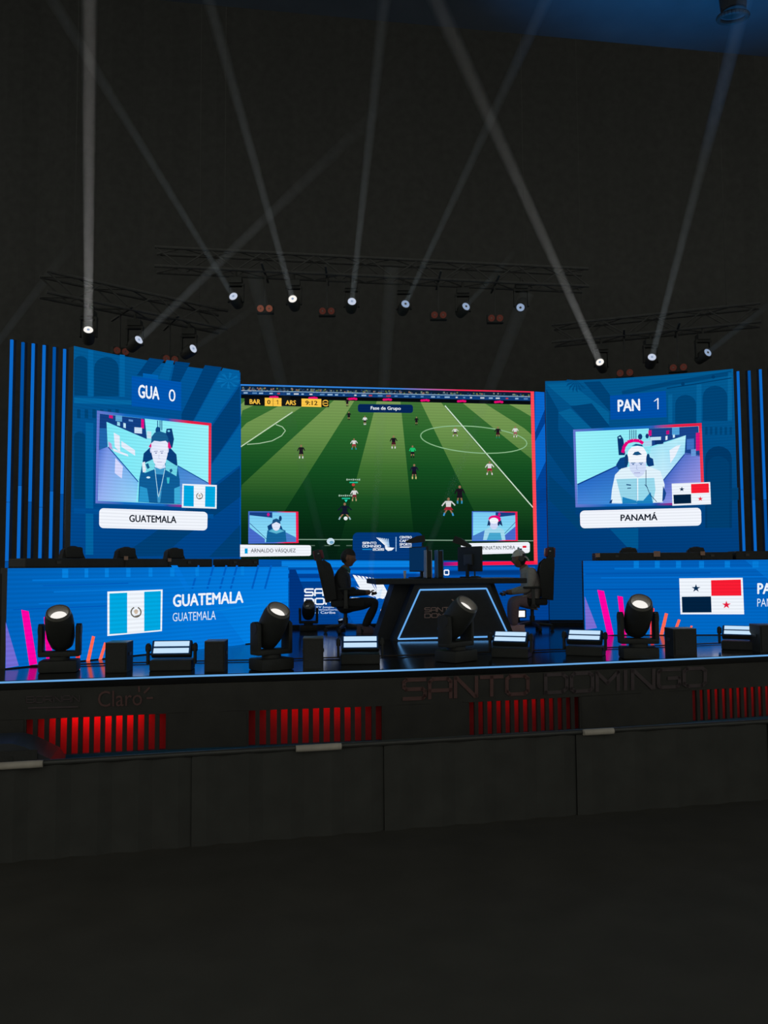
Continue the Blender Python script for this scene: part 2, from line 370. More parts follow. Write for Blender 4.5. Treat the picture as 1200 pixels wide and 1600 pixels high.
for gi, (g0, g1) in enumerate(GRP):
    s0, s1 = arclen_at_px(g0), (arclen_at_px(g1) if g1 < 1200 else arclen_at_px(1199) + 0.6)
    band(0.07, 0.405, -0.01, 0.03, prev, s0).build('closed_panel', fas, wl, world=True); prev = s1
    band(0.03, 0.45, -0.20, 0.02, s0 - 0.1, s1 + 0.1).build('recess_panel', red, wl, world=True, label='red painted panel behind the slats')
    nb = max(4, round((s1 - s0) / 0.097))
    sl = MB().box((0, 0, 0.2375), (0.040, 0.03, 0.335))
    first = None
    for k in range(nb + 1):
        p, t = along(E, lerp(s0, s1, k / nb)); nn = Vector((t.y, -t.x, 0)); q = p - nn * 0.03
        if first is None:
            o = sl.build('slat', fas, wl); first = o
        else:
            o = first.copy(); COL.objects.link(o); o.parent = wl
        o.location = (q.x - E[5].x, q.y - E[5].y, random.uniform(-0.01, 0.01)); o.rotation_euler = (0, 0, math.atan2(t.y, t.x) + random.uniform(-.06, .06))
    # red LED bar lamp inside, behind the fascia board
    L = (s1 - s0) * 0.62; p, t = along(E, (s0 + s1) / 2); nn = Vector((t.y, -t.x, 0)); q = p - nn * 0.085
    ld = bpy.data.lights.new('red_bar_light', 'AREA'); ld.shape = 'RECTANGLE'; ld.size = L; ld.size_y = 0.03; ld.energy = [1.3, .52, .27, .34][gi]; ld.color = (1.0, 0.02, 0.03)
    lo = bpy.data.objects.new('red_bar_light', ld); COL.objects.link(lo); lo.location = (q.x, q.y, 0.43)
    lo.rotation_euler = (R(28), 0, math.atan2(t.y, t.x))
band(0.07, 0.405, -0.01, 0.03, prev, None).build('closed_panel', fas, wl, world=True)
strip = band(ZS - 0.021, ZS - 0.006, 0.012, 0.012).build('edge_light_strip', emis('edge_led', S(120, 190, 255), 0.75, 'FRONT'))
tag(strip, 'thin glowing pale blue light strip along the front edge of the stage', 'light strip')
# brown floor trim line behind the edge
m = MB(); pts = [F(px, py, ZS + 0.012) for px, py in ((-60, 1043), (300, 1033), (400, 1031), (640, 1023.7), (770, 1018.5), (1000, 1010), (1260, 999))]
m.tube(pts, 0.008, 6); tag(m.build('floor_rod', mat('brass_rod', (0.22, 0.13, 0.07), 0.35, 0.8)), 'thin brown metal rod lying across the stage floor behind the edge', 'rod')
# lettering on the skirt
class SkirtSurf(Surf): pass
fs_ = Surf([Vector((q.x, q.y)) + Vector(((E[6] - E[4]).y, -(E[6] - E[4]).x)).normalized() * 0.0 for q in E])
faint = mat('faint_red_print', (0.16, 0.08, 0.075), 0.8); faint2 = mat('faint_grey_print', (0.10, 0.075, 0.08), 0.8)
def skirt_print(name, vsfs, quad, mt):
    vs, fs = vsfs; a, b, c, d = quad; out = []
    for u, v in vs:
        t = 1 - v; x = lerp(lerp(a[0], b[0], u), lerp(d[0], c[0], u), t); y = lerp(lerp(a[1], b[1], u), lerp(d[1], c[1], u), t); out.append(fs_.xy(x, y, 0.6))
    return MB().add(out, fs).build(name, mt, wl, world=True)
skirt_print('lettering', glyphs('SANTO'), ((628, 1059), (828, 1052), (828, 1087), (628, 1096)), faint)
skirt_print('lettering', glyphs('DOMINGO'), ((850, 1051), (1105, 1040), (1105, 1074), (850, 1086)), faint2)
skirt_print('lettering', glyphs('BORNAN', th=0.16, aspect=1.5), ((41, 1088), (125, 1086), (125, 1097), (41, 1099)), faint2)
skirt_print('print_line', ([(0, 0), (1, 0), (1, 1), (0, 1)], [(0, 1, 2, 3)]), ((44, 1105), (122, 1103), (122, 1105.5), (44, 1107.5)), faint2)
skirt_print('lettering', text_mesh('Claro', 0.0), ((153, 1080), (222, 1077), (222, 1102), (153, 1105)), faint)
def bar2(a, b, wd):
    d = Vector((b[0] - a[0], b[1] - a[1])); nn = Vector((-d.y, d.x)).normalized() * wd / 2
    return [(a[0] + nn.x, a[1] + nn.y), (b[0] + nn.x, b[1] + nn.y), (b[0] - nn.x, b[1] - nn.y), (a[0] - nn.x, a[1] - nn.y)]
m = MB()
for a, b in (((217, 1072), (217.5, 1081)), ((234, 1074), (225, 1083)), ((229, 1091), (239, 1090.5))):
    m.add([fs_.xy(x, y, 0.6) for x, y in bar2(a, b, 3)], [(0, 1, 2, 3)])
m.build('logo_rays', faint, wl, world=True)

# ------------------------------------------------------------------ LED walls
ZT = 4.84
def wall_body(root, pts, z0, z1, thick=0.14, name='cabinet'):
    m = MB(); vs = []; fs = []
    for i, p in enumerate(pts):
        e = (pts[min(i + 1, len(pts) - 1)] - pts[max(i - 1, 0)]); nn = Vector((-e.y, e.x, 0)).normalized()
        if nn.y < 0: nn = -nn
        q = p + nn * thick; vs += [(p.x, p.y, z0), (p.x, p.y, z1), (q.x, q.y, z1), (q.x, q.y, z0)]
    for i in range(len(pts) - 1):
        k = 4 * i
        for j in range(4): fs.append((k + j, k + 4 + j, k + 4 + (j + 1) % 4, k + (j + 1) % 4))
    k = 4 * (len(pts) - 1); fs += [(0, 1, 2, 3), (k + 3, k + 2, k + 1, k)]
    return m.add(vs, fs).build(name, BLK, root, world=True)
def curve_pts(px, z, n=12):             # smooth polyline through level points (quadratic in x)
    q = [F(x, y, z) for x, y in px]; out = []
    k = len(q)
    for i in range(n + 1):
        t = i / n * (q[-1].x - q[0].x) + q[0].x; X = Y = 0.0
        for a in range(k):
            l = 1.0
            for b in range(k):
                if a != b: l *= (t - q[b].x) / (q[a].x - q[b].x)
            Y += l * q[a].y
        out.append(Vector((t, Y, 0)))
    return out
def bg_wall(root, pts, z0, z1, fn, name='picture', ny=14, layer=0.6):
    sf = Surf(pts); m = MB(); vs = []; cs = []; fs = []; N = len(pts) - 1
    for j in range(ny + 1):
        for i, p in enumerate(pts):
            e = pts[min(i + 1, N)] - pts[max(i - 1, 0)]; nn = Vector((e.y, -e.x, 0)).normalized()
            if nn.y > 0: nn = -nn
            q = p + nn * 0.0035 * layer; vs.append((q.x, q.y, lerp(z1, z0, j / ny))); cs.append(fn(i / N, j / ny))
    for j in range(ny):
        for i in range(N): k = j * (N + 1) + i; fs.append((k, k + 1, k + N + 2, k + N + 1))
    return m.add(vs, fs, col=cs).build(name, LEDBG, root, world=True)

def laurel(g, c, r, layer=5):
    for k in range(10):
        for sgn in (-1, 1):
            a = R(-60 + 150 * k / 9); g.ell((c[0] + sgn * r * math.cos(a), c[1] + r * math.sin(a)), r * .17, r * .17, S(90, 88, 78), layer, 6)
    g.ell((c[0], c[1] - r * .1), r * .42, r * .5, S(205, 185, 165), layer, 10)
    g.poly([(c[0] - r * .6, c[1] + r * .9), (c[0] + r * .6, c[1] + r * .55), (c[0] + r * .6, c[1] + r * .75), (c[0] - r * .5, c[1] + r * 1.05)], S(110, 100, 90), layer)
def flag_gua(root, sf, T, q, s1, s2, em, r):
    a = Gfx(sf, T).rect(q, WHITE, 6).out('flag', root, label='sky blue and white banded flag in a white border')
    for z in (s1, s2): sub(Gfx(sf, T).rect(z, S(0, 165, 222), 7, 3).out('stripe', root), a)
    g = Gfx(sf, T); laurel(g, em, r, 7.5); sub(g.out('emblem', root), a)
def flag_pan(root, sf, T, q, rd, nv, st1, st2, r, sx=1.1):
    a = Gfx(sf, T).rect(q, WHITE, 6).out('flag', root, label='quartered red, white and navy flag with two stars')
    sub(Gfx(sf, T).rect(rd, S(245, 28, 50), 7, 3).out('red_quarter', root), a); sub(Gfx(sf, T).rect(nv, S(2, 32, 62), 7, 3).out('navy_quarter', root), a)
    sub(Gfx(sf, T).star(st1, r, S(4, 40, 75), 7, sx).out('star', root), a); sub(Gfx(sf, T).star(st2, r, S(225, 25, 60), 7, sx).out('star', root), a)

# ---- left wall
LP = curve_pts([(115.3, 540.5), (255, 567.2), (375.5, 582)], ZT, 14); LS = Surf(LP)
lw = thing('led_wall', 'curved blue screen on the left showing a player and the word GUATEMALA', 'screen', (LP[7].x, LP[7].y, ZS))
wall_body(lw, LP, ZS + 0.005, ZT)
bg_wall(lw, LP, ZS + 0.01, ZT, lambda u, t: mixc(mixc(S(2, 86, 142), S(0, 82, 150), u), mixc(S(0, 70, 138), S(0, 66, 135), u), min(1, t * 1.6)))
T1 = lambda x, y: (x / 3, 520 + y / 3)
g = Gfx(LS, T1); lt = S(8, 104, 168); dk = S(0, 66, 116); dk2 = S(0, 62, 116)
def arch(g, x0, x1, yt, yb, col, layer=2):
    r = (x1 - x0) / 2; cx = (x0 + x1) / 2
    g.poly([(x0, yb), (x0, yt + r)] + [(cx - r * math.cos(PI * k / 8), yt + r - r * 0.9 * math.sin(PI * k / 8)) for k in range(1, 8)] + [(x1, yt + r), (x1, yb)], col, layer)
for x0, x1, y0, y1 in ((412, 436, 80, 300), (560, 584, 102, 300), (400, 436, 420, 1040)): g.rect(((x0, y0), (x1, y0 + 3), (x1, y1), (x0, y1)), S(2, 96, 158), 2, 2)
arch(g, 346, 408, 105, 295, dk); arch(g, 440, 555, 108, 298, dk); arch(g, 346, 398, 460, 780, dk); arch(g, 445, 560, 490, 560, dk)
g.rect(((346, 303), (615, 318), (615, 338), (346, 330)), S(4, 100, 160), 2)
for k in range(6): g.rect(((360 + k * 36, 358), (376 + k * 36, 360), (376 + k * 36, 402), (360 + k * 36, 400)), dk, 2, 1)
for q in ([(700, 118), (770, 128), (700, 205), (640, 200)], [(820, 134), (890, 142), (842, 235), (800, 228)], [(960, 152), (1040, 162), (900, 420), (850, 410), (850, 380)],
          [(1125, 245), (1125, 420), (992, 610), (992, 440)], [(1125, 630), (1125, 770), (860, 960), (760, 1045), (560, 1050), (800, 880)], [(1125, 900), (1125, 1050), (980, 1050)]): g.poly(q, dk2, 2)
for q in ([(780, 128), (815, 132), (790, 225), (740, 215)], [(1045, 165), (1122, 178), (1122, 235), (992, 425), (905, 420)], [(1125, 430), (1125, 620), (990, 720), (990, 620)]): g.poly(q, S(2, 92, 156), 2)
for k in range(9):
    a = R(-170 + 42 * k); g.poly([(1070, 225), (1070 + 58 * math.cos(a), 225 + 40 * math.sin(a)), (1070 + 48 * math.cos(a + .3), 225 + 34 * math.sin(a + .3))], S(6, 106, 172), 2.5)
g.rect(((345, 820), (1000, 850), (1000, 870), (345, 845)), S(0, 78, 148), 2)
g.out('facade_pattern', lw)
sb = Gfx(LS, T1).rect(((615, 203), (848, 232), (848, 366), (615, 345)), S(0, 84, 172), 4).rect(((668, 190), (740, 199), (740, 219), (668, 209)), S(0, 96, 176), 4, 2).out('score_box', lw)
sub(Gfx(LS, T1).text('GUA', ((645, 242), (745, 254), (745, 316), (645, 306)), WHITE, 0.035, 5).text('0', ((789, 264), (820, 268), (820, 325), (789, 321)), WHITE, 0.0, 5).out('lettering', lw), sb)
T6 = lambda x, y: (140 + x / 5.854, 630 + y / 5.854)
def frame_fn(u, t, x, y):
    top = mixc(S(100, 120, 205), S(20, 105, 190), min(1, u * 4)); c = top
    if u > 0.62: c = mixc(S(20, 90, 180), S(228, 30, 70), min(1, (u - 0.62) * 6)) if t < 0.85 else mixc(S(20, 80, 170), S(170, 0, 120), min(1, (u - .62) * 6))
    if u > 0.98 and t > .05: c = S(240, 60, 80)
    return c
vw = Gfx(LS, T6).grid(((64, 68), (1112, 184), (1106, 962), (50, 916)), 24, 8, frame_fn, 3).out('video_frame', lw)
g = Gfx(LS, T6); cy = S(128, 232, 244)
g.grid(((88, 98), (1086, 206), (1082, 940), (72, 892)), 12, 8, lambda u, t, x, y: mixc(S(120, 228, 244), S(150, 240, 248), u), 4)
g.poly([(80, 420), (165, 400), (440, 720), (420, 905), (73, 890)], [S(70, 110, 205), S(120, 150, 230), S(120, 190, 240), S(150, 215, 248), S(150, 175, 240)], 4.4)
g.poly([(230, 500), (300, 580), (290, 690), (225, 640)], S(210, 215, 252), 4.6)
g.poly([(800, 575), (1086, 735), (1086, 936), (800, 925)], [S(60, 130, 205), S(90, 140, 215), S(120, 170, 230), S(80, 150, 220)], 4.4)
g.poly([(88, 98), (500, 143), (520, 330), (150, 172), (160, 400), (80, 430)], S(18, 62, 130), 4.4)
g.poly([(85, 230), (150, 230), (158, 400), (84, 425)], S(30, 100, 170), 4.5)
for x, y, w_, h_, c in ((190, 125, 34, 34, S(200, 20, 120)), (262, 140, 60, 60, S(90, 165, 215)), (480, 190, 26, 90, S(225, 10, 130)), (260, 190, 26, 40, S(150, 215, 235)), (315, 205, 22, 50, S(190, 230, 245)), (372, 160, 40, 24, S(100, 150, 210)), (440, 250, 70, 60, S(205, 225, 245)), (540, 290, 40, 70, S(200, 225, 240))):
    g.poly([(x - w_ / 2, y - h_ / 2), (x + w_ / 2, y - h_ / 2 + 6), (x + w_ / 2, y + h_ / 2), (x - w_ / 2, y + h_ / 2 - 6)], c, 4.6)
for q in ([(215, 270), (270, 300), (275, 450), (225, 400)], [(285, 345), (410, 430), (412, 482), (285, 400)], [(210, 415), (345, 470), (350, 490), (215, 440)]): g.poly(q, S(225, 235, 250), 4.6)
g.poly([(165, 350), (195, 370), (205, 430), (170, 405)], S(190, 160, 215), 4.6)
g.line([(165, 402), (440, 720)], 9, S(20, 80, 160), 4.7); g.line([(800, 572), (1086, 734)], 9, S(20, 90, 160), 4.7)
for x in (618, 640, 656): g.line([(x, 160), (x, 250)], 8, S(20, 80, 140), 4.6)
g.ell((620, 250), 22, 34, S(14, 70, 130), 4.7); g.poly([(700, 235), (748, 232), (768, 330), (752, 410), (715, 400), (690, 290)], S(10, 60, 118), 4.7); g.ell((720, 256), 12, 9, S(120, 210, 235), 4.8)
g.out('video_room', lw).parent = vw
g = Gfx(LS, T6)
g.poly([(480, 540), (490, 460), (560, 395), (720, 395), (790, 470), (800, 570), (640, 640)], S(8, 62, 122), 4.8)
g.poly([(535, 400), (560, 360), (580, 400), (560, 410)], S(220, 20, 120), 4.9); g.poly([(705, 400), (722, 350), (745, 415), (720, 415)], S(220, 20, 120), 4.9)
g.poly([(440, 905), (448, 700), (475, 560), (580, 515), (690, 515), (800, 580), (820, 700), (825, 925), (640, 918)], S(14, 92, 150), 5.0)
g.poly([(475, 560), (580, 510), (600, 600), (500, 640), (478, 620)], S(120, 220, 232), 5.2); g.poly([(690, 510), (800, 580), (790, 670), (690, 610)], S(110, 212, 228), 5.2)
g.poly([(475, 545), (500, 535), (512, 625), (482, 635)], S(225, 235, 245), 5.3); g.poly([(505, 560), (530, 550), (545, 590), (525, 605)], S(20, 90, 140), 5.4); g.poly([(725, 610), (745, 600), (755, 620), (735, 640)], S(20, 90, 140), 5.4)
g.poly([(585, 580), (690, 570), (672, 660), (640, 910), (618, 910), (598, 660)], S(60, 150, 200), 5.2)
g.poly([(600, 650), (672, 655), (650, 800), (625, 850), (606, 790)], S(12, 88, 150), 5.3)
g.poly([(455, 760), (520, 780), (540, 910), (445, 905)], S(40, 150, 205), 5.2); g.poly([(770, 780), (822, 760), (825, 920), (770, 920)], S(60, 170, 215), 5.2)
g.line([(592, 600), (606, 720), (622, 850)], 5, S(190, 235, 248), 5.5); g.line([(684, 600), (655, 740), (626, 860)], 5, S(190, 235, 248), 5.5)
g.ell((532, 680), 18, 9, S(210, 240, 250), 5.5); g.poly([(700, 680), (728, 680), (722, 735), (706, 735)], S(60, 190, 205), 5.5)
g.poly([(598, 540), (680, 540), (690, 590), (640, 605), (590, 585)], S(205, 222, 248), 5.6)
g.poly([(558, 360), (580, 330), (690, 330), (712, 365), (708, 470), (690, 545), (650, 592), (620, 592), (580, 540), (562, 465)], [S(220, 228, 250)] * 2 + [S(228, 234, 252)] * 8, 5.8)
g.ell((556, 430), 9, 26, S(205, 215, 245), 5.7); g.ell((710, 430), 9, 26, S(205, 215, 245), 5.7)
g.poly([(556, 370), (560, 310), (590, 270), (640, 258), (690, 275), (714, 320), (716, 370), (690, 345), (640, 352), (585, 345)], S(24, 92, 142), 6)
for x in (602, 655): g.line([(x - 18, 442), (x + 16, 440)], 6, S(130, 140, 180), 6); g.ell((x, 458), 9, 5, S(120, 130, 175), 6)
g.line([(630, 470), (626, 505), (640, 508)], 4, S(185, 195, 230), 6); g.line([(612, 540), (655, 540)], 5, S(175, 170, 210), 6)
g.out('video_sitter', lw).parent = vw
flag_gua(lw, LS, T6, ((844, 738), (1160, 750), (1158, 966), (838, 956)), ((856, 752), (948, 757), (947, 946), (853, 942)), ((1054, 761), (1146, 765), (1143, 952), (1051, 948)), (1000, 850), 27)
pl = Gfx(LS, T1).rrect(((463, 822), (972, 840), (970, 927), (462, 915)), 20, S(238, 242, 250), 4).out('name_plate', lw)
sub(Gfx(LS, T1).text('GUATEMALA', ((603, 853), (825, 859), (825, 893), (603, 887)), S(18, 26, 40), 0.03, 5).out('lettering', lw), pl)

# ---- right wall
RP = curve_pts([(851.7, 595.6), (997, 589), (1145.5, 576.3)], ZT, 14); RS = Surf(RP)
rw = thing('led_wall', 'curved blue screen on the right showing a player in headphones and the word PANAMÁ', 'screen', (RP[7].x, RP[7].y, ZS))
wall_body(rw, RP, ZS + 0.003, ZT)
bg_wall(rw, RP, ZS + 0.09, ZT, lambda u, t: mixc(mixc(S(2, 82, 136), S(2, 88, 142), u), mixc(S(0, 58, 118), S(0, 62, 124), u), min(1, t * 1.5)))
T7 = lambda x, y: (820 + x / 3.158, 540 + y / 3.158)
g = Gfx(RS, T7)
for x0, x1, y0, y1 in ((848, 872, 190, 380), (1002, 1022, 130, 370), (708, 728, 240, 380)): g.rect(((x0, y0 + 3), (x1, y0), (x1, y1), (x0, y1)), S(6, 96, 152), 2, 2)
arch(g, 742, 845, 238, 385, dk); arch(g, 878, 1000, 192, 372, dk); arch(g, 890, 1022, 490, 900, S(0, 56, 104)); arch(g, 900, 1010, 540, 900, S(0, 62, 112), 2.4)
g.line([(480, 235), (700, 190), (1020, 135)], 22, S(0, 68, 118), 2); g.line([(700, 212), (1020, 160)], 5, S(0, 58, 104), 2.3)
for x, y in ((780, 190), (930, 155)): g.ell((x, y), 9, 9, S(0, 58, 104), 2.4)
for k in range(6): g.rect(((890 + k * 24, 402), (902 + k * 24, 401), (902 + k * 24, 440), (890 + k * 24, 441)), dk, 2, 1)
for q in ([(105, 215), (165, 320), (165, 420), (240, 520), (240, 700), (112, 520)], [(225, 300), (330, 285), (420, 400), (330, 408)], [(290, 180), (370, 176), (425, 250), (425, 330)], [(120, 640), (250, 760), (250, 830), (340, 905), (270, 915), (118, 760)], [(880, 720), (1060, 700), (1060, 760), (880, 790)]): g.poly(q, S(0, 64, 114), 2)
for q in ([(105, 190), (220, 183), (415, 330), (415, 390), (330, 300), (225, 295)], [(165, 330), (225, 310), (330, 410), (245, 412)]): g.poly(q, S(4, 94, 148), 1.6)
for k in range(7):
    a = R(40 + 22 * k); g.poly([(255, 172), (255 + 60 * math.cos(a), 172 + 62 * math.sin(a)), (255 + 46 * math.cos(a + .22), 172 + 48 * math.sin(a + .22))], S(0, 72, 124), 2.6)
g.poly([(420, 905), (560, 900), (560, 1005), (510, 1000)], S(0, 84, 142), 2)
g.out('facade_pattern', rw)
sb = Gfx(RS, T7).rect(((420, 248), (696, 224), (700, 354), (423, 366)), S(0, 78, 165), 4).out('score_box', rw)
sub(Gfx(RS, T7).text('PAN', ((457, 268), (568, 263), (570, 322), (458, 328)), WHITE, 0.035, 5).text('1', ((634, 262), (660, 260), (660, 315), (638, 317)), WHITE, 0.0, 5).out('lettering', rw), sb)
TB = lambda x, y: (890 + x / 5.217, 650 + y / 5.217)
vw = Gfx(RS, TB).grid(((28, 112), (1076, 58), (1102, 722), (48, 745)), 24, 8, frame_fn, 3).out('video_frame', rw)
g = Gfx(RS, TB)
g.grid(((48, 130), (1052, 84), (1076, 700), (65, 720)), 12, 8, lambda u, t, x, y: mixc(S(150, 240, 248), S(130, 225, 242), u), 4)
g.poly([(62, 565), (400, 405), (420, 720), (65, 720)], [S(40, 110, 200), S(40, 100, 190), S(60, 140, 215), S(70, 130, 215)], 4.4)
g.poly([(940, 300), (1062, 320), (1076, 700), (740, 712), (760, 530)], [S(80, 110, 200), S(120, 130, 215), S(170, 160, 230), S(120, 140, 225), S(60, 100, 195)], 4.4)
g.poly([(645, 103), (1050, 85), (1062, 330), (938, 315), (948, 158), (660, 250)], S(24, 66, 138), 4.4)
for x, y, w_, h_, c in ((655, 140, 26, 50, S(205, 15, 125)), (865, 125, 60, 66, S(80, 160, 215)), (800, 135, 24, 34, S(190, 10, 120)), (1045, 210, 30, 150, S(215, 20, 120)), (700, 185, 90, 30, S(190, 225, 242)), (790, 180, 16, 36, S(220, 240, 250)), (850, 165, 16, 30, S(200, 235, 250)), (640, 225, 60, 50, S(170, 215, 240)), (730, 215, 70, 36, S(12, 50, 110)), (985, 230, 60, 90, S(60, 110, 190)), (1010, 300, 40, 60, S(100, 150, 215))):
    g.poly([(x - w_ / 2, y - h_ / 2 + 4), (x + w_ / 2, y - h_ / 2), (x + w_ / 2, y + h_ / 2 - 4), (x - w_ / 2, y + h_ / 2)], c, 4.6)
g.poly([(660, 262), (945, 160), (936, 312), (758, 530), (640, 430)], [S(160, 225, 245), S(190, 240, 250), S(150, 215, 245), S(200, 235, 250), S(200, 240, 250)], 4.6)
g.poly([(815, 280), (870, 245), (905, 235), (860, 330), (822, 385)], S(232, 240, 252), 4.8)
g.line([(62, 560), (400, 402)], 10, S(10, 60, 140), 4.8); g.line([(758, 532), (936, 314)], 8, S(20, 70, 150), 4.8)
for x in (490, 507, 524, 541): g.line([(x, 115), (x, 195)], 6, S(20, 70, 120), 4.7)
g.poly([(388, 170), (415, 155), (438, 190), (455, 320), (400, 320)], S(8, 50, 108), 4.8); g.ell((408, 178), 10, 7, S(150, 225, 240), 4.9); g.ell((575, 170), 18, 24, S(14, 60, 120), 4.8); g.ell((632, 165), 14, 20, S(14, 60, 120), 4.8)
g.poly([(378, 400), (410, 345), (460, 330), (470, 420), (400, 440)], S(10, 66, 130), 4.8); g.poly([(640, 330), (680, 350), (688, 405), (640, 415)], S(10, 60, 125), 4.8)
g.out('video_room', rw).parent = vw
g = Gfx(RS, TB)
g.poly([(335, 712), (345, 600), (370, 480), (420, 430), (500, 410), (640, 410), (740, 450), (775, 560), (760, 705), (500, 715)], S(222, 240, 250), 5)
g.poly([(380, 515), (545, 510), (550, 715), (430, 715)], S(150, 212, 232), 5.2); g.poly([(560, 510), (690, 505), (700, 600), (680, 712), (560, 712)], S(150, 215, 235), 5.2)
g.poly([(430, 660), (540, 690), (600, 690), (660, 620), (680, 712), (430, 715)], S(30, 130, 190), 5.3); g.poly([(330, 690), (350, 680), (342, 712), (322, 712)], S(14, 60, 120), 5.3); g.poly([(762, 570), (788, 630), (775, 680), (755, 700)], S(20, 70, 140), 5.3)
g.line([(545, 510), (548, 700)], 5, S(120, 190, 220), 5.4); g.line([(622, 440), (622, 560), (655, 640), (710, 700)], 5, S(14, 50, 100), 5.5); g.line([(462, 560), (500, 565)], 9, S(14, 70, 120), 5.5); g.line([(470, 590), (500, 588)], 7, S(14, 70, 120), 5.5); g.line([(612, 560), (635, 585)], 5, S(14, 70, 120), 5.5)
pts = [(432 + 0, 300), (445, 250), (470, 215), (520, 200), (570, 204), (600, 225)]
g.line(pts, 26, S(232, 0, 125), 5.4)
g.poly([(470, 365), (475, 290), (505, 255), (555, 245), (600, 255), (628, 300), (632, 360), (615, 380), (490, 380)], S(240, 244, 252), 6)
g.poly([(512, 318), (530, 295), (560, 290), (590, 315), (550, 322)], S(20, 80, 130), 6.3); g.poly([(505, 245), (540, 228), (590, 235), (600, 250), (555, 244)], S(16, 80, 140), 6.2)
g.poly([(482, 365), (625, 360), (622, 440), (600, 480), (560, 503), (530, 490), (492, 440)], S(206, 218, 246), 5.8)
for x in (518, 582): g.line([(x - 18, 385), (x + 18, 383)], 6, S(60, 110, 160), 6.4); g.ell((x, 395), 9, 5, S(80, 110, 165), 6.4)
g.line([(548, 400), (545, 435), (558, 438)], 4, S(165, 180, 220), 6.4); g.line([(525, 465), (575, 463)], 5, S(150, 150, 200), 6.4)
g.ell((463, 362), 16, 50, S(12, 60, 115), 6.4); g.ell((640, 358), 16, 50, S(12, 60, 115), 6.4); g.line([(450, 330), (462, 290), (490, 255)], 9, S(150, 215, 235), 6.2); g.line([(652, 325), (640, 285), (615, 258)], 9, S(150, 215, 235), 6.2)
g.out('video_sitter', rw).parent = vw
flag_pan(rw, RS, TB, ((832, 552), (1146, 539), (1153, 720), (838, 732)), ((990, 556), (1135, 550), (1138, 626), (992, 631)), ((846, 643), (990, 638), (992, 712), (850, 718)), (915, 598), (1066, 676), 21)
pl = Gfx(RS, T7).rrect(((271, 815), (870, 800), (872, 888), (274, 902)), 22, S(238, 242, 250), 4).out('name_plate', rw)
sub(Gfx(RS, T7).text('PANAMÁ', ((472, 826), (655, 821), (655, 862), (472, 866)), S(18, 26, 40), 0.03, 5).out('lettering', rw), pl)

# ---- centre wall
c0, c1 = F(376, 600.6, 4.72), F(851, 612.5, 4.72); cdv = (c1 - c0).normalized()
CP = [c0 - cdv * 0.9 + (c1 - c0 + cdv * 1.5) * (i / 16) for i in range(17)]; CS = Surf(CP)
cw = thing('led_wall', 'wide central screen showing a football match on a green pitch', 'screen', (CP[8].x, CP[8].y, ZS))
wall_body(cw, CP, ZS + 0.003, 4.72)
def cbg(u, t):
    c = mixc(S(0, 82, 168), S(0, 62, 142), max(0, min(1, (u - .5) * 2.5)))
    return c
bg_wall(cw, CP, ZS + 0.07, 4.715, cbg)
IDT = lambda x, y: (x, y)
g = Gfx(CS)                              # stripes of the lower and right part
for y0, y1, c in ((876, 886, S(8, 126, 222)), (888, 890, S(0, 74, 160)), (890, 896, S(4, 112, 212)), (896, 903, S(0, 66, 150)), (903, 908, S(2, 100, 200))): g.rect(((440, y0 + .6), (690, y0), (690, y1), (440, y1 + .6)), c, 1.4)
for y0, y1, c in ((886, 891, S(0, 92, 190)), (892, 898, S(0, 58, 130)), (899, 905, S(0, 78, 168))): g.rect(((690, y0), (836, y0 - 1), (836, y1 - 1), (690, y1)), c, 1.4)
g.poly([(452, 890), (500, 890), (560, 985), (452, 985)], S(0, 62, 138), 1.2); g.poly([(452, 890), (462, 890), (500, 985), (452, 985)], S(0, 50, 122), 1.6)
g.poly([(500, 905), (640, 905), (640, 985), (545, 985)], S(0, 84, 178), 1.2)
for q in ([(836, 690), (852, 660), (853, 720), (838, 752)], [(836, 612), (851, 613), (851, 640), (836, 676)]): g.poly(q, S(8, 100, 200), 1.5)
for q in ([(838, 752), (853, 722), (856, 760), (839, 768)], [(838, 790), (858, 780), (862, 870), (840, 872)]): g.poly(q, S(0, 66, 150), 1.5)
g.out('blue_pattern', cw)
g = Gfx(CS)
for w_, q in (('SANTO', ((475, 919), (553, 918.5), (553, 931.5), (475, 932))), ('DOMINGO', ((475, 934), (580, 933), (580, 944.5), (475, 945.5)))):
    vs, fs = glyphs(w_, 0.3, 0.24); g.mesh(vs, fs, q, WHITE, 3)
for i, t in enumerate(('XXV Juegos', 'Centroamericanos y', 'del Caribe')): g.text(t, ((488, 947 + i * 4), (488 + (34, 58, 36)[i], 947 + i * 4), (488 + (34, 58, 36)[i], 951 + i * 4), (488, 951 + i * 4)), S(200, 222, 245), 0.01, 3)
wing = g
for k in range(9):
    x0 = 551 + k * 7.2 * (1 - k * .03); w0 = 4.6 - k * .38
    g.poly([(x0, 898 + k * .9), (x0 + w0, 899 + k * .9), (588 + k * 1.6, 930 + k * .6), (585 + k * 1.5, 932 + k * .5), (x0 + 12, 920 + k)], WHITE, 3)
g.poly([(556, 916), (572, 924), (586, 934), (570, 928)], WHITE, 3); g.poly([(586, 930), (598, 918), (594, 934), (588, 936)], S(215, 232, 250), 3.4); g.poly([(600, 942), (601, 946), (596, 955), (594, 954)], WHITE, 3)
g.mesh(*glyphs('E', th=.3), ((657, 891), (665, 891), (665, 901), (657, 901)), WHITE, 3); g.mesh(*glyphs('O', th=.3), ((693, 889.5), (702, 889.5), (702, 899.5), (693, 899.5)), WHITE, 3)
g.out('white_logo', cw)
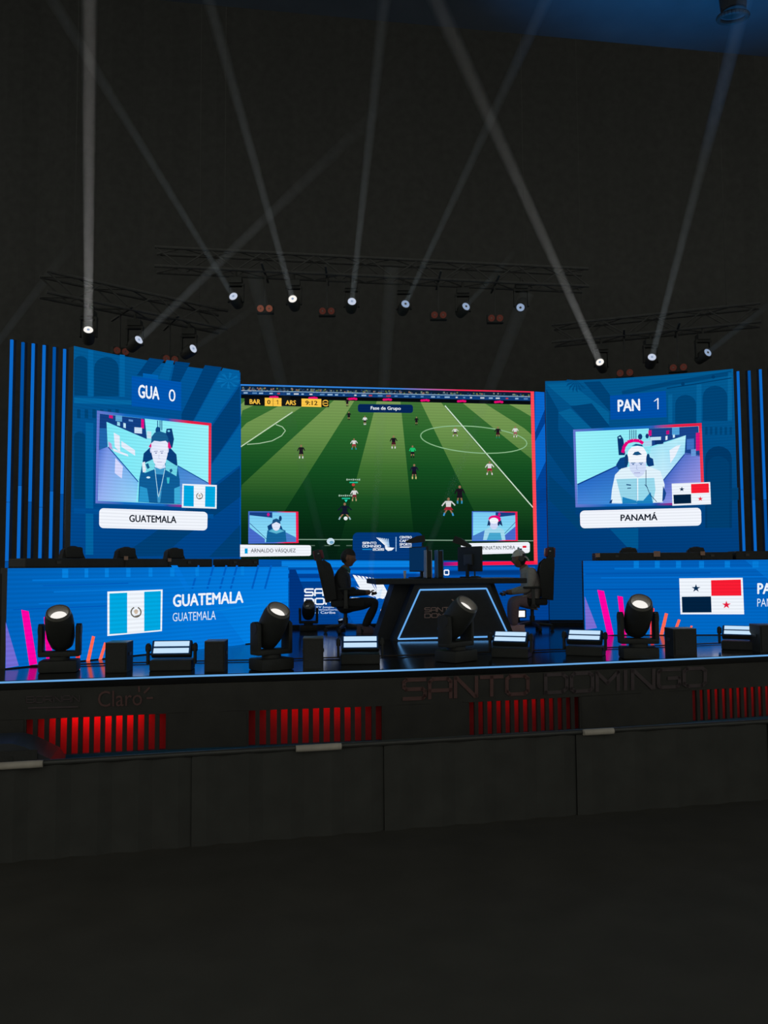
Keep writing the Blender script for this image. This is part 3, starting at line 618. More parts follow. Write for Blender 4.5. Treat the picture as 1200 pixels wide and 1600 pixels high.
# football picture
def fieldc(x, y):
    edges = [(468 - 78, -2.2), (430, -1.85), (468, -1.47), (507, -1.08), (545, -.63), (585, -.26), (627, .1), (664, .49), (701, .87), (740, 1.25), (780, 1.62), (822, 2.0), (862, 2.4)]
    k = sum(1 for ex, sl in edges if x > ex + sl * (y - 640))
    return k
def light(t, lit):                       # t 0 top of pitch, 1 bottom
    a = [(0, S(120, 152, 84), S(62, 112, 52)), (.2, S(104, 142, 74), S(40, 98, 42)), (.42, S(62, 110, 48), S(20, 76, 32)), (.62, S(26, 76, 32), S(10, 56, 24)), (.8, S(9, 48, 21), S(5, 40, 18)), (.92, S(6, 38, 20), S(5, 32, 18)), (1, S(6, 30, 18), S(6, 30, 18))]
    for (t0, l0, d0), (t1, l1, d1) in zip(a[:-1], a[1:]):
        if t <= t1: f = (t - t0) / (t1 - t0); return mixc(l0, l1, f) if lit else mixc(d0, d1, f)
    return a[-1][1]
GT = lambda x: 622 + (x - 376) * 0.022
g = Gfx(CS); m_ = g.m
edges = [(-999, 0), (351, -2.6), (390, -2.2), (430, -1.85), (468, -1.47), (507, -1.08), (545, -.63), (585, -.26), (627, .1), (664, .49), (701, .87), (740, 1.25), (780, 1.62), (822, 2.0), (862, 2.4), (2999, 0)]
NR = 26
for r_ in range(NR):
    ya, yb = r_ / NR, (r_ + 1) / NR
    def X0(t): return 376.5
    def X1(t): return lerp(829, 834.5, t)
    for k in range(len(edges) - 1):
        lit = k in (3, 5, 7, 9, 11, 13, 1)
        quad = []
        for t in (ya, yb):
            for ex, sl in (edges[k], edges[k + 1]):
                ym = lerp(626, 874, t); x = max(X0(t), min(X1(t), ex + sl * (ym - 640))); quad.append((x, lerp(GT(x), 874 + (x - 376) * .006, t), t))
        if quad[1][0] - quad[0][0] < .05 and quad[3][0] - quad[2][0] < .05: continue
        q = [quad[0], quad[1], quad[3], quad[2]]
        m_.add([CS.xy(x, y, 2) for x, y, t in q], [(0, 1, 2, 3)], col=[light(t, lit) for x, y, t in q])
game = g.out('football_picture', cw, LEDBG)
g = Gfx(CS)
lc = S(170, 205, 170)
g.line([(695, 634), (765, 715), (832.5, 793)], 1.7, S(205, 225, 205), 3)
g.line([(740 + 83 * math.cos(2 * PI * k / 40) , 687 + 20.5 * math.sin(2 * PI * k / 40) + 6 * math.cos(2 * PI * k / 40)) for k in range(41)], 1.5, S(140, 185, 140), 3)
g.line([(457, 644), (415, 672), (376.5, 698)], 1.5, S(195, 215, 190), 3)
g.line([(431, 663.5), (441, 667), (446, 673), (440, 681), (425, 689), (405, 693), (386, 694.5)], 1.3, S(170, 200, 165), 3)
g.line([(466, 843), (552, 843.2)], 1.6, S(120, 150, 130), 3); g.line([(658, 844), (833, 845)], 1.6, S(120, 150, 130), 3)
for x in (483, 507, 522, 541): g.line([(x, 852.5), (x + 9, 852.5)], 1.4, S(80, 105, 90), 3)
g.out('pitch_lines', cw).parent = game
g = Gfx(CS)
g.rect(((376.5, 601), (829, 612), (829, 632), (376.5, 622)), S(10, 30, 52), 2.2, 12)
for k in range(520):
    x = random.uniform(378, 827); y = 603.5 + (x - 376) * .0235 + random.uniform(1, 9); c = random.choice([S(60, 90, 110), S(120, 130, 125), S(20, 30, 40), S(150, 110, 90), S(40, 60, 90), S(100, 120, 60), S(30, 60, 100)])
    g.poly([(x, y), (x + 2.2, y), (x + 2.2, y + 2.4), (x, y + 2.4)], c, 2.6)
g.line([(377, 610.5), (828, 620)], 1.2, S(130, 165, 195), 3); g.line([(377, 614.5), (828, 624)], 6, S(16, 62, 120), 2.8); g.line([(377, 619.5), (828, 629.5)], 6, S(6, 10, 16), 2.9)
for k in range(34):
    x = 380 + k * 13.2 + random.uniform(-3, 3); g.line([(x, 614 + (x - 376) * .0212), (x + random.uniform(3, 8), 614 + (x - 376) * .0212)], 2.2, random.choice([S(150, 185, 215), S(190, 60, 70), S(90, 140, 190), S(200, 205, 210)]), 3.1)
for x in (428, 489, 551, 605, 664, 721, 779):
    for d in (-5, -1.5, 2, 5): g.ell((x + d, 619.3 + (x - 376) * .0212 + (d % 2) * .6), 2.6, 2.0, S(225, 12, 110), 3.3, 6)
g.out('crowd_and_boards', cw).parent = game
g = Gfx(CS)
g.grid(((376, 600.5), (834, 611.8), (834, 613.6), (376, 603)), 24, 1, lambda u, t, x, y: S(48, 128, 215) if u < .55 else mixc(S(48, 128, 215), S(238, 40, 80), min(1, (u - .55) * 5)), 4)
g.rect(((828.6, 612), (833.8, 612), (839.6, 882), (834, 882)), S(250, 72, 84), 4, 2)
g.grid(((690, 878.5), (839.5, 876.5), (839.6, 882), (690, 884)), 8, 1, lambda u, t, x, y: mixc(S(90, 20, 140), S(250, 20, 70), min(1, u * 4)), 4)
g.out('picture_border', cw).parent = game
def mini_player(x, y, h, shirt, shorts, run=0.0, sock=None):
    g = Gfx(CS); w_ = h * .16; skin = S(150, 110, 85)
    g.ell((x, y - h * .43), h * .075, h * .085, skin, 3.4, 8)
    g.poly([(x - w_, y - h * .33), (x + w_, y - h * .33), (x + w_ * .8, y + h * .03), (x - w_ * .8, y + h * .03)], shirt, 3.3)
    g.line([(x - w_, y - h * .3), (x - w_ * (1.5 + run), y - h * .05)], h * .07, shirt, 3.2); g.line([(x + w_, y - h * .3), (x + w_ * (1.5 + run), y - h * .08)], h * .07, shirt, 3.2)
    g.poly([(x - w_ * .85, y), (x + w_ * .85, y), (x + w_ * (.9 + run), y + h * .18), (x - w_ * (.9 + run), y + h * .18)], shorts, 3.35)
    for s_ in (-1, 1):
        g.line([(x + s_ * w_ * .5, y + h * .15), (x + s_ * w_ * (.55 + run), y + h * .36)], h * .075, skin, 3.2); g.line([(x + s_ * w_ * (.55 + run), y + h * .34), (x + s_ * w_ * (.4 + run * 1.6), y + h * .5)], h * .085, sock or shirt, 3.3)
    g.out('footballer', cw).parent = game
bk, wt = S(26, 18, 28), S(215, 215, 215)
for x, y, h, c, s_, r_, so in ((542.5, 629, 13, bk, bk, 0, None), (545, 650, 13, bk, bk, 0, None), (570, 657, 14, wt, bk, 0, None), (470.5, 706, 21, bk, bk, .2, wt), (553, 694, 17, wt, S(150, 60, 60), .5, S(40, 150, 170)), (614.8, 691, 20, bk, S(70, 25, 35), .2, wt),
        (650.5, 658, 13, bk, bk, 0, None), (644.4, 706, 19, S(30, 190, 110), bk, .1, bk), (647, 737, 23, S(24, 20, 44), bk, .2, S(200, 190, 120)), (711, 675, 14, wt, S(60, 50, 50), .7, wt), (777.7, 676, 18, bk, S(60, 20, 30), .2, S(30, 120, 90)), (804.8, 675, 17, wt, S(150, 90, 90), .2, wt),
        (764.7, 731.7, 21, wt, S(150, 40, 60), .5, wt), (718, 773, 28, bk, bk, .2, S(50, 140, 190)), (700.5, 792, 28, wt, S(150, 30, 50), .8, S(60, 150, 210)), (553.5, 773, 20, wt, S(120, 40, 50), .3, S(180, 160, 120)), (538.5, 799, 26, S(18, 22, 40), S(18, 22, 40), 1.1, S(150, 180, 190))): mini_player(x, y, h, c, s_, r_, so)
g = Gfx(CS)
for x, y, t in ((552, 749.5, 0), (540, 774.5, 1)):
    for k in range(7): g.line([(x - 11 + k * 3.2, y), (x - 8.6 + k * 3.2, y)], 2.0 if k % 3 else 2.8, S(150, 178, 160), 3.6)
    g.line([(x - 6, y + 4.4), (x + 7, y + 4.4)], 2, S(30, 190, 150), 3.6)
g.ell((552, 757.5), 2.6, 2.4, S(190, 60, 55), 3.6, 8); g.poly([(538, 781), (543, 781), (540.5, 785)], S(40, 220, 190), 3.6); g.ell((540, 810), 3.2, 3, S(225, 235, 235), 3.8, 10)
g.ell((516.5, 846), 6.2, 5.4, S(200, 222, 235), 3.6, 10); g.ell((518, 847.5), 3.4, 2.6, S(110, 160, 195), 3.8, 8)
g.out('player_markers', cw).parent = game
hud = Gfx(CS).rect(((382, 621.5), (514, 624), (514, 636.5), (382, 633.5)), S(14, 16, 18), 4).out('score_bar', cw)
g = Gfx(CS); ye = S(250, 196, 72)
g.rect(((413.7, 621.8), (439.8, 622.4), (439.8, 635.2), (413.7, 634.6)), ye, 5, 2).rect(((471, 623), (502, 623.8), (502, 636.4), (471, 635.6)), ye, 5, 2)
g.text('BAR', ((390, 624), (407, 624.4), (407, 632), (390, 631.4)), ye, .03, 5).text('ARS', ((446, 625.6), (462.4, 626), (462.4, 633.4), (446, 633)), ye, .03, 5)
g.text('0', ((417.5, 625), (422.5, 625.1), (422.5, 632), (417.5, 632)), S(30, 24, 10), .02, 5.5).text('1', ((431.5, 625.3), (434.5, 625.3), (434.5, 632.3), (431.5, 632.3)), S(30, 24, 10), .02, 5.5).line([(426.7, 622), (426.7, 635)], .6, S(90, 70, 20), 5.5)
g.text('9:12', ((477, 626.2), (496, 626.6), (496, 633.6), (477, 633.2)), S(30, 24, 10), .02, 5.5)
g.line([(504, 628), (507, 625.8), (511, 626.2), (512.5, 628.4)], 1.4, ye, 5); g.line([(504, 632), (507, 634.2), (511, 634.4), (512.5, 632.4)], 1.4, ye, 5); g.line([(503.5, 630.2), (512.5, 630.4)], 1.2, ye, 5)
sub(g.out('lettering', cw), hud)
pill = Gfx(CS).rrect(((559, 631.5), (645, 632.6), (645, 645.6), (559, 644.4)), 4, S(4, 36, 84), 4).out('title_pill', cw)
sub(Gfx(CS).text('Fase de Grupo', ((579, 635), (626, 635.8), (626, 642.6), (579, 642)), WHITE, .02, 5).out('lettering', cw), pill)
def small_cam(quad, label_, flip):
    a, b, c, d = quad; T = lambda u, t: (lerp(lerp(a[0], b[0], u), lerp(d[0], c[0], u), t), lerp(lerp(a[1], b[1], u), lerp(d[1], c[1], u), t))
    fr = Gfx(CS, T).grid(((0, 0), (1, 0), (1, 1), (0, 1)), 16, 6, lambda u, t, x, y: mixc(S(70, 110, 205), S(240, 30, 80), max(0, min(1, (u - .55) * 5))), 4).out('webcam_frame', cw)
    X = (lambda x: 1 - x) if flip else (lambda x: x)
    g = Gfx(CS, lambda u, t: T(X(u), t)); L0 = .05 if flip else .025; L1 = .975 if flip else .95
    g.grid(((L0, .03), (L1, .03), (L1, .965), (L0, .965)), 4, 3, lambda u, t, x, y: mixc(S(120, 200, 240), S(140, 222, 246), t), 4.6)
    g.poly([(L0, .5), (.33, .86), (.33, .965), (L0, .965)], S(70, 105, 200), 5); g.poly([(.7, .62), (L1, .82), (L1, .965), (.7, .965)], S(70, 125, 200), 5)
    g.poly([(L0, .03), (.48, .03), (.48, .2), (L0, .12)], S(22, 62, 130), 5); g.ell((.4, .1), .03, .06, S(200, 20, 130), 5.3, 6)
    g.line([(L0, .36), (.36, .86)], .012, S(20, 60, 130), 5.3)
    if flip:
        g.ell((.5, .25), .14, .12, S(230, 10, 120), 5.4, 12); g.poly([(.4, .42), (.33, .5), (.36, .3), (.64, .3), (.67, .5), (.6, .42)], S(20, 50, 100), 5.3)
        g.poly([(.27, .965), (.3, .62), (.42, .52), (.6, .52), (.72, .62), (.76, .965)], S(160, 215, 236), 5.6); g.poly([(.35, .965), (.38, .72), (.62, .72), (.68, .965)], S(70, 165, 205), 5.8)
        g.ell((.52, .42), .095, .19, S(205, 215, 245), 6, 14); g.ell((.52, .31), .1, .1, S(240, 244, 252), 6.3, 12); g.ell((.42, .42), .022, .07, S(20, 50, 100), 6.4, 8); g.ell((.62, .42), .022, .07, S(20, 50, 100), 6.4, 8)
    else:
        g.poly([(.4, .6), (.38, .46), (.5, .34), (.66, .46), (.7, .62)], S(10, 62, 120), 5.3); g.ell((.64, .22), .03, .09, S(12, 60, 115), 5.3, 8)
        g.poly([(.35, .965), (.38, .6), (.48, .52), (.62, .52), (.74, .6), (.76, .965)], S(20, 100, 155), 5.6); g.poly([(.4, .62), (.5, .54), (.6, .54), (.72, .62), (.56, .7)], S(90, 180, 210), 5.8)
        g.ell((.555, .42), .085, .19, S(222, 230, 250), 6, 14); g.poly([(.47, .4), (.49, .26), (.56, .22), (.63, .27), (.645, .4), (.56, .33)], S(24, 80, 130), 6.3)
    sub(g.out('webcam_sitter', cw), fr)
small_cam(((388, 799), (466, 799.5), (466.5, 848.5), (388, 849.5)), '', False)
small_cam(((737, 799), (808, 799.5), (808.8, 845.5), (737, 845.5)), '', True)
pl = Gfx(CS).rrect(((372, 851), (486, 852), (486, 868.5), (372, 870)), 3.5, S(238, 242, 250), 4).out('name_plate', cw)
sub(Gfx(CS).text('ARNALDO VÁSQUEZ', ((392, 855.6), (462, 855.8), (462, 864), (392, 864.6)), S(60, 64, 72), .006, 5).rect(((382.5, 857), (387, 857), (387, 865), (382.5, 865)), S(0, 160, 220), 5, 1).out('lettering', cw), pl)
pl = Gfx(CS).rrect(((720, 849), (827.5, 847), (827.5, 864), (720, 867)), 4, S(238, 242, 250), 4).out('name_plate', cw)
sub(Gfx(CS).text('JHONNATAN MORA', ((742, 853.5), (804.5, 852.5), (804.5, 860), (742, 861)), S(60, 64, 72), .006, 5).rect(((816, 852.8), (822, 852.6), (822, 856), (816, 856.2)), S(225, 20, 50), 5, 1).rect(((810, 857), (815, 857), (815, 860), (810, 860)), S(10, 30, 60), 5, 1).out('lettering', cw), pl)
bx = Gfx(CS).rrect(((551, 832), (660, 832), (660, 874.5), (551, 875)), 8, S(2, 54, 118), 4.2).out('event_box', cw)
g = Gfx(CS)
for w_, q in (('SANTO', ((566, 846.5), (588, 846.5), (588, 850.5), (566, 850.5))), ('DOMINGO', ((566, 851.5), (595, 851.5), (595, 855.5), (566, 855.5))), ('2026', ((582, 856.5), (600, 856.5), (600, 860.5), (582, 860.5)))): g.mesh(*glyphs(w_, .3, .26), q, WHITE, 5.5)
g.line([(566, 858.5), (581, 858.5)], 1.6, S(20, 130, 200), 5.5)
for k in range(7): g.poly([(587.5 + k * 3, 840 + k * .3), (589.4 + k * 2.9, 840 + k * .3), (606 + k * .4, 854.5), (603 + k * .5, 854)], mixc(WHITE, S(60, 160, 220), k / 9), 5.5)
g.poly([(601, 853), (606, 855), (616, 856), (612, 860), (606, 861), (602, 858)], WHITE, 5.6)
g.line([(618.5, 839), (618.5, 861.5)], 1.3, S(150, 190, 230), 5.5)
for i, t in enumerate(('CENTRO', 'CARIBE', 'SPORTS')): g.text(t, ((624, 837.5 + i * 5.6), (643, 837.5 + i * 5.6), (643, 841.5 + i * 5.6), (624, 841.5 + i * 5.6)), WHITE, .035, 5.5)
g.line([(624.5, 854.8), (643, 854.8)], 1.6, WHITE, 5.5)
sub(g.out('event_logo', cw), bx)
# plinth behind the walls
pp = [Vector((p.x, p.y, 0)) for p in CP] + [Vector((p.x, p.y, 0)) for p in RP]
pm = MB()
for seg in (CP, RP):
    for a, b in zip(seg[:-1], seg[1:]):
        d = (b - a); nn = Vector((d.y, -d.x, 0)).normalized(); nn = nn if nn.y < 0 else -nn
        f0, f1 = a + nn * .14, b + nn * .14; k0, k1 = a + nn * .015, b + nn * .015
        pm.add([(f0.x, f0.y, ZS), (f1.x, f1.y, ZS), (k1.x, k1.y, ZS), (k0.x, k0.y, ZS), (f0.x, f0.y, ZS + .06), (f1.x, f1.y, ZS + .06), (k1.x, k1.y, ZS + .06), (k0.x, k0.y, ZS + .06)], [(0, 3, 2, 1), (4, 5, 6, 7), (0, 1, 5, 4), (2, 3, 7, 6), (1, 2, 6, 5), (3, 0, 4, 7)])
tag(pm.build('screen_kerb', BLK), 'low black kerb running at the foot of the central and right screens', 'kerb')

# ------------------------------------------------------------------ LED-fronted desks
def led_desk(label, base_px, top_extra, h, fn, draw):
    a, b = F(*base_px[0], ZS), F(*base_px[1], ZS); d = (b - a).normalized(); L = (b - a).length
    nn = Vector((-d.y, d.x, 0)); nn = nn if nn.y > 0 else -nn
    pts = [a + d * (L * i / 16) for i in range(17)]; pts = [Vector((p.x, p.y, 0)) for p in pts]
    root = thing('led_desk', label, 'desk', (pts[8].x, pts[8].y, ZS))
    wall_body(root, pts, ZS, ZS + h, .1)
    bg_wall(root, pts, ZS + .012, ZS + h - .004, fn, 'picture', 8)
    m = MB(); v = [pts[0] + nn * .1 + d * .02, pts[-1] + nn * .1 - d * .02, pts[-1] + nn * .75 - d * .32, pts[0] + nn * .75 + d * .32]
    m.add([(q.x, q.y, ZS + h - .06) for q in v] + [(q.x, q.y, ZS + h) for q in v], [(0, 1, 2, 3), (7, 6, 5, 4), (0, 4, 5, 1), (1, 5, 6, 2), (2, 6, 7, 3), (3, 7, 4, 0)])
    m.build('desk_top', BLKM, root, world=True)
    for e in (.14, .86):
        q = pts[0] + (pts[-1] - pts[0]) * e + nn * .62; MB().box((q.x, q.y, ZS + (h - .06) / 2), (.06, .06, h - .06)).build('leg', BLKM, root, world=True)
    draw(root, Surf(pts)); return root, pts, d, nn
T2 = lambda x, y: (x / 3, 840 + y / 3)
def d_left(root, sf):
    g = Gfx(sf, T2)
    for x0, x1 in ((290, 318), (395, 412), (490, 508), (590, 610), (695, 713), (796, 816), (914, 930), (1128, 1142)): g.rect(((x0, 150 - x0 * .012), (x1, 150 - x0 * .012), (x1, 192 - x0 * .012), (x0, 192 - x0 * .012)), S(4, 126, 220), 2, 1)
    for pts, w_, c in (([(150, 200), (700, 190), (1140, 180)], 8, S(2, 116, 212)), ([(250, 255), (700, 240), (1180, 215)], 7, S(4, 118, 214)), ([(200, 225), (600, 214)], 5, S(0, 88, 180)), ([(180, 310), (500, 300)], 6, S(2, 112, 208)), ([(60, 338), (500, 320)], 5, S(0, 84, 176)), ([(1000, 345), (1320, 300)], 6, S(6, 130, 225))): g.line(pts, w_, c, 2)
    for q in ([(860, 385), (1000, 300), (1150, 500), (930, 530)], [(800, 130), (830, 130), (890, 240), (870, 250)], [(1180, 420), (1300, 300), (1345, 300), (1345, 480), (1250, 490)]): g.poly(q, S(2, 116, 214), 1.5)
    for x in (930, 1000, 1060, 1110, 1210, 1270): g.line([(x, 130), (x - 30, 240)], 9, S(0, 92, 190), 1.8)
    g.poly([(25, 395), (86, 600), (25, 612)], S(112, 106, 208), 2)
    g.out('blue_pattern', root)
    for q, c in (([(97, 338), (132, 345), (172, 592), (135, 598)], S(252, 0, 162)), ([(203, 372), (222, 371), (247, 580), (215, 584)], S(248, 0, 150)), ([(285, 470), (312, 470), (306, 568), (280, 571)], S(250, 48, 66)), ([(368, 432), (383, 436), (372, 566), (352, 567)], S(250, 62, 60)), ([(429, 460), (443, 464), (419, 578), (401, 580)], S(255, 104, 80)), ([(486, 490), (498, 495), (476, 570), (459, 573)], S(255, 104, 84))):
        Gfx(sf, T2).poly(q, c, 3).out('colour_bar', root)
    flag_gua(root, sf, T2, ((498, 253), (757, 243), (754, 438), (498, 461)), ((507, 262), (590, 258), (590, 447), (507, 452)), ((670, 254), (748, 250), (746, 432), (670, 439)), (631, 349), 23)
    Gfx(sf, T2).text('GUATEMALA', ((807, 267), (1138, 250), (1138, 306), (807, 326)), WHITE, .035, 4).text('GUATEMALA', ((806, 353), (1008, 342), (1008, 384), (806, 393)), S(215, 228, 245), 0.0, 4).out('lettering', root)
DL, DLp, DLd, DLn = led_desk('LED fronted desk on the left with a sky blue flag and GUATEMALA lettering', ((8, 1046), (450, 1000)), 0, 1.0, lambda u, t: mixc(mixc(S(0, 96, 182), S(2, 122, 222), u), mixc(S(0, 100, 192), S(2, 130, 230), u), t), d_left)
T8 = lambda x, y: (840 + x / 3.3333, 840 + y / 3.3333)
def d_right(root, sf):
    g = Gfx(sf, T8)
    for x0, x1 in ((500, 527), (610, 635), (720, 746), (840, 866), (974, 1001), (1118, 1150), (1290, 1320)): g.rect(((x0, 122), (x1, 122), (x1, 160), (x0, 160)), S(4, 122, 214), 2, 1)
    for pts, w_, c in (([(400, 162), (1400, 158)], 9, S(2, 112, 206)), ([(330, 210), (1400, 202)], 7, S(2, 108, 204)), ([(250, 190), (900, 184)], 7, S(0, 82, 170)), ([(245, 250), (1400, 240)], 6, S(0, 100, 194)), ([(245, 270), (1400, 262)], 6, S(0, 80, 168))): g.line(pts, w_, c, 2)
    g.poly([(1080, 118), (1200, 116), (1330, 250), (1250, 260)], S(2, 108, 200), 1.5)
    g.poly([(245, 305), (309, 470), (250, 480)], S(120, 108, 208), 2); g.out('blue_pattern', root)
    for q, c in (([(310, 272), (345, 278), (396, 505), (362, 508)], S(252, 0, 162)), ([(415, 303), (443, 308), (462, 505), (438, 505)], S(252, 0, 150)), ([(588, 365), (607, 368), (600, 505), (584, 505)], S(248, 60, 66)), ([(662, 392), (678, 396), (654, 505), (634, 505)], S(255, 104, 80)), ([(730, 425), (744, 428), (722, 490), (705, 490)], S(255, 104, 80)), ([(797, 457), (807, 460), (798, 480), (786, 480)], S(255, 104, 84))):
        Gfx(sf, T8).poly(q, c, 3).out('colour_bar', root)
    flag_pan(root, sf, T8, ((735, 212), (1065, 209), (1073, 399), (742, 399)), ((900, 222), (1055, 218), (1058, 302), (902, 303)), ((748, 308), (900, 306), (903, 389), (751, 390)), (822, 264), (980, 350), 22)
    Gfx(sf, T8).text('PANAMÁ', ((1142, 222), (1398, 220), (1398, 293), (1142, 294)), WHITE, .035, 4).text('PANAMÁ', ((1142, 306), (1310, 304), (1310, 357), (1142, 359)), S(215, 228, 245), 0.0, 4).out('lettering', root)
DR, DRp, DRd, DRn = led_desk('LED fronted desk on the right with a quartered flag beside its coloured bars', ((913.5, 993), (1330, 992)), 0, 1.055, lambda u, t: mixc(S(0, 92, 182), S(0, 104, 196), t), d_right)
# ledge boxes standing on the desks, seen as black bands
def ledge(name, label, pts, d, nn, px0, px1, ytop, h, cat='equipment case', group=None):
    sf = Surf([p + nn * .30 for p in pts]); a = sf.xy(px0, 890); b = sf.xy(px1, 890); c = (a + b) / 2; L = (Vector((b.x, b.y)) - Vector((a.x, a.y))).length
    zt = sf.xy((px0 + px1) / 2, ytop).z; z0 = ZS + h
    root = thing(name, label, cat, (c.x, c.y, z0), math.atan2(d.y, d.x), group)
    H = max(.03, zt - z0)
    MB().box((0, 0, H / 2), (L, .34, H), ch=.012).build('case_body', BLK, root)
    for e in (-.35, .35): MB().box((e * L, -.175, H * .55), (.05, .012, H * .3)).build('latch', BLKM, root)
    return root
ledge('equipment_case', 'long flat black case lying along the left desk top', DLp, DLd, DLn, 26, 318, 873, 1.0)
ledge('equipment_case', 'short flat black case at the inner end of the left desk', DLp, DLd, DLn, 346, 391, 873.5, 1.0)
ledge('equipment_case', 'long flat black case lying along the right desk top', DRp, DRd, DRn, 929, 1139, 863.5, 1.055)
ledge('equipment_case', 'flat black case at the outer end of the right desk below blue light tubes', DRp, DRd, DRn, 1144, 1260, 861, 1.055)
# small brown cards fixed on the cases
brown = mat('brown_card', (0.55, 0.33, 0.24), 0.8)
for px, py, w_, pts, nn, lab in ((197, 872, 7, DLp, DLn, 'small brown card on the left desk between the first two chair backs'), (265, 875, 6, DLp, DLn, 'small brown card on the left desk between the last two chair backs'),
                            (934, 867.5, 7, DRp, DRn, 'small brown card at the inner end of the right desk'), (1026.5, 865.5, 10, DRp, DRn, 'wider brown card between the two chair backs of the right desk'), (1098, 864.5, 7, DRp, DRn, 'small brown card in front of the last chair back of the right desk')):
    sf = Surf([p + nn * .115 for p in pts]); q = sf.xy(px, py); dpt = q.y; wd = w_ * dpt / FPX; ang = math.atan2((pts[-1] - pts[0]).y, (pts[-1] - pts[0]).x)
    r_ = thing('brown_card', lab, 'card', (q.x, q.y, q.z), ang, 'brown cards on the team desks')
    MB().box((0, 0, 0), (wd, .006, wd * .85)).build('card_face', brown, r_); MB().box((0, .002, -(q.z - (ZS + 1.0)) / 2), (wd * .3, .006, max(.01, q.z - (ZS + 1.0)))).build('card_stand', BLK, r_)

# ------------------------------------------------------------------ gaming chairs
maroon = mat('maroon_leather', (0.22, 0.03, 0.05), 0.5, scale=30); logo_w = mat('pale_stitching', (0.6, 0.58, 0.6), 0.7)
def gaming_chair(name, label, loc, rotz, recline=10, accent=None, group=None, full=True):
    t = thing(name, label, 'chair', loc, rotz, group); ac = accent or BLKF     # sitter faces local +X
    T = Matrix.Translation((-.23, 0, .47)) @ Matrix.Rotation(R(-recline), 4, 'Y')
    prof = [(-.25, 0), (-.27, .16), (-.235, .34), (-.27, .52), (-.23, .60), (-.165, .64), (-.14, .70), (-.125, .755), (-.08, .79), (-.03, .805), (.03, .805), (.08, .79), (.125, .755), (.14, .70), (.165, .64), (.23, .60), (.27, .52), (.235, .34), (.27, .16), (.25, 0)]
    Rz = Matrix.Rotation(PI / 2, 4, 'Z')
    MB().prism(prof, -.02, .07, T @ Rz).build('backrest', BLKF, t, True)
    for s_ in (-1, 1): MB().prism([(-.04, .02), (.10, .02), (.12, .2), (.15, .42), (.13, .55), (.05, .63), (-.04, .62)], s_ * .2, s_ * .255, T).build('side_bolster', BLKF, t, True)
    hr = MB().box((.03, 0, .72), (.07, .23, .14), T, ch=.03).build('headrest', ac, t, True)
    if accent:
        MB().box((-.075, 0, .72), (.03, .22, .15), T, ch=.012).build('headrest_shell', ac, t, True)
        for s_ in (-1, 1): sub(MB().box((-.01, s_ * .125, .72), (.03, .012, .055), T, ch=.005).build('logo', logo_w, t), hr)
    MB().box((0.03, 0, .44), (.50, .50, .10), ch=.035).build('seat', BLKF, t, True)
    for s_ in (-1, 1):
        ar = MB().box((.02, s_ * .31, .66), (.26, .08, .03), ch=.01).build('armrest', BLK, t, True); sub(MB().box((0, s_ * .31, .52), (.05, .03, .27)).box((0, s_ * .27, .39), (.06, .11, .03)).build('arm_post', BLKM, t), ar)
    MB().box((0, 0, .37), (.22, .2, .05)).cyl((0, 0, .36), (0, 0, .20), .028).cyl((0, 0, .22), (0, 0, .10), .04).build('gas_stem', BLKM, t, True)
    for k in range(5):
        a = R(36 + 72 * k); c, s_ = math.cos(a), math.sin(a)
        lg = MB().cyl((0, 0, .115), (.3 * c, .3 * s_, .075), .03, .018).build('leg', BLKM, t, True); sub(MB().cyl((.3 * c - .02 * s_, .3 * s_ + .02 * c, .03), (.3 * c + .02 * s_, .3 * s_ - .02 * c, .03), .03).build('castor', BLK, t), lg)
    return t
def chair_at(px, py, pts, nn, off):
    q = Surf([p + nn * off for p in pts]).xy(px, py); return (q.x, q.y, ZS), q.z - ZS
aL = math.atan2(DLd.y, DLd.x); aR = math.atan2(DRd.y, DRd.x)
for k, (px, py, lab) in enumerate(((137, 863, 'black chair behind the left desk, nearest the blue light tubes'), (221, 859, 'black chair behind the middle of the left desk'), (297, 859.5, 'black chair behind the left desk, nearest the central screen'))):
    loc, h = chair_at(px, py, DLp, DLn, 1.05); c = gaming_chair('gaming_chair', lab, loc, aL - PI / 2, 8, group='chairs behind the team desks')
for k, (px, py, lab) in enumerate(((990, 852, 'black chair behind the right desk, nearest the central screen'), (1098, 849.5, 'black chair behind the right desk, nearest the blue light tubes'))):
    loc, h = chair_at(px, py, DRp, DRn, 1.05); c = gaming_chair('gaming_chair', lab, loc, aR - PI / 2, 8, group='chairs behind the team desks')

# ------------------------------------------------------------------ vertical light tubes and their dark panels
tube_e = emis('tube_blue', S(10, 102, 196), 1.0); tube_d = emis('tube_blue_dim', S(0, 78, 158), 1.0)
def tube_set(tops, bots, zt, label_fmt, names):
    for i, ((tx, ty), (bx_, by)) in enumerate(zip(tops, bots)):
        p = F(tx, ty, zt); d = p.y; q = P(bx_, by, d); z0 = ZS + .02
        root = thing('light_tube', names[i], 'light tube', (p.x, p.y, ZS), 0, 'vertical blue light tubes')
        H = zt - ZS; wd = .0155
        MB().box((0, .04, H / 2 + .01), (.06, .05, H + .04)).build('rail', BLK, root)
        cuts = [0, .22 + random.uniform(0, .06), .50 + random.uniform(-.05, .05), 1]
        for k in range(3): MB().box((0, 0, .02 + H * (cuts[k] + cuts[k + 1]) / 2), (wd * 2, .03, H * (cuts[k + 1] - cuts[k]) - .006)).build('segment', tube_d if (k + i) % 3 == 0 or k == 0 else tube_e, root)
        MB().box((0, .02, .01), (.09, .12, .02)).build('foot', BLK, root)
tl = [(18.5, 533), (36, 537), (52, 539), (69, 541.5), (85, 544.5), (101, 547.5)]
ordn = ['outermost', 'second from the frame edge', 'third from the frame edge', 'fourth from the frame edge', 'fifth from the frame edge', 'nearest the left screen']
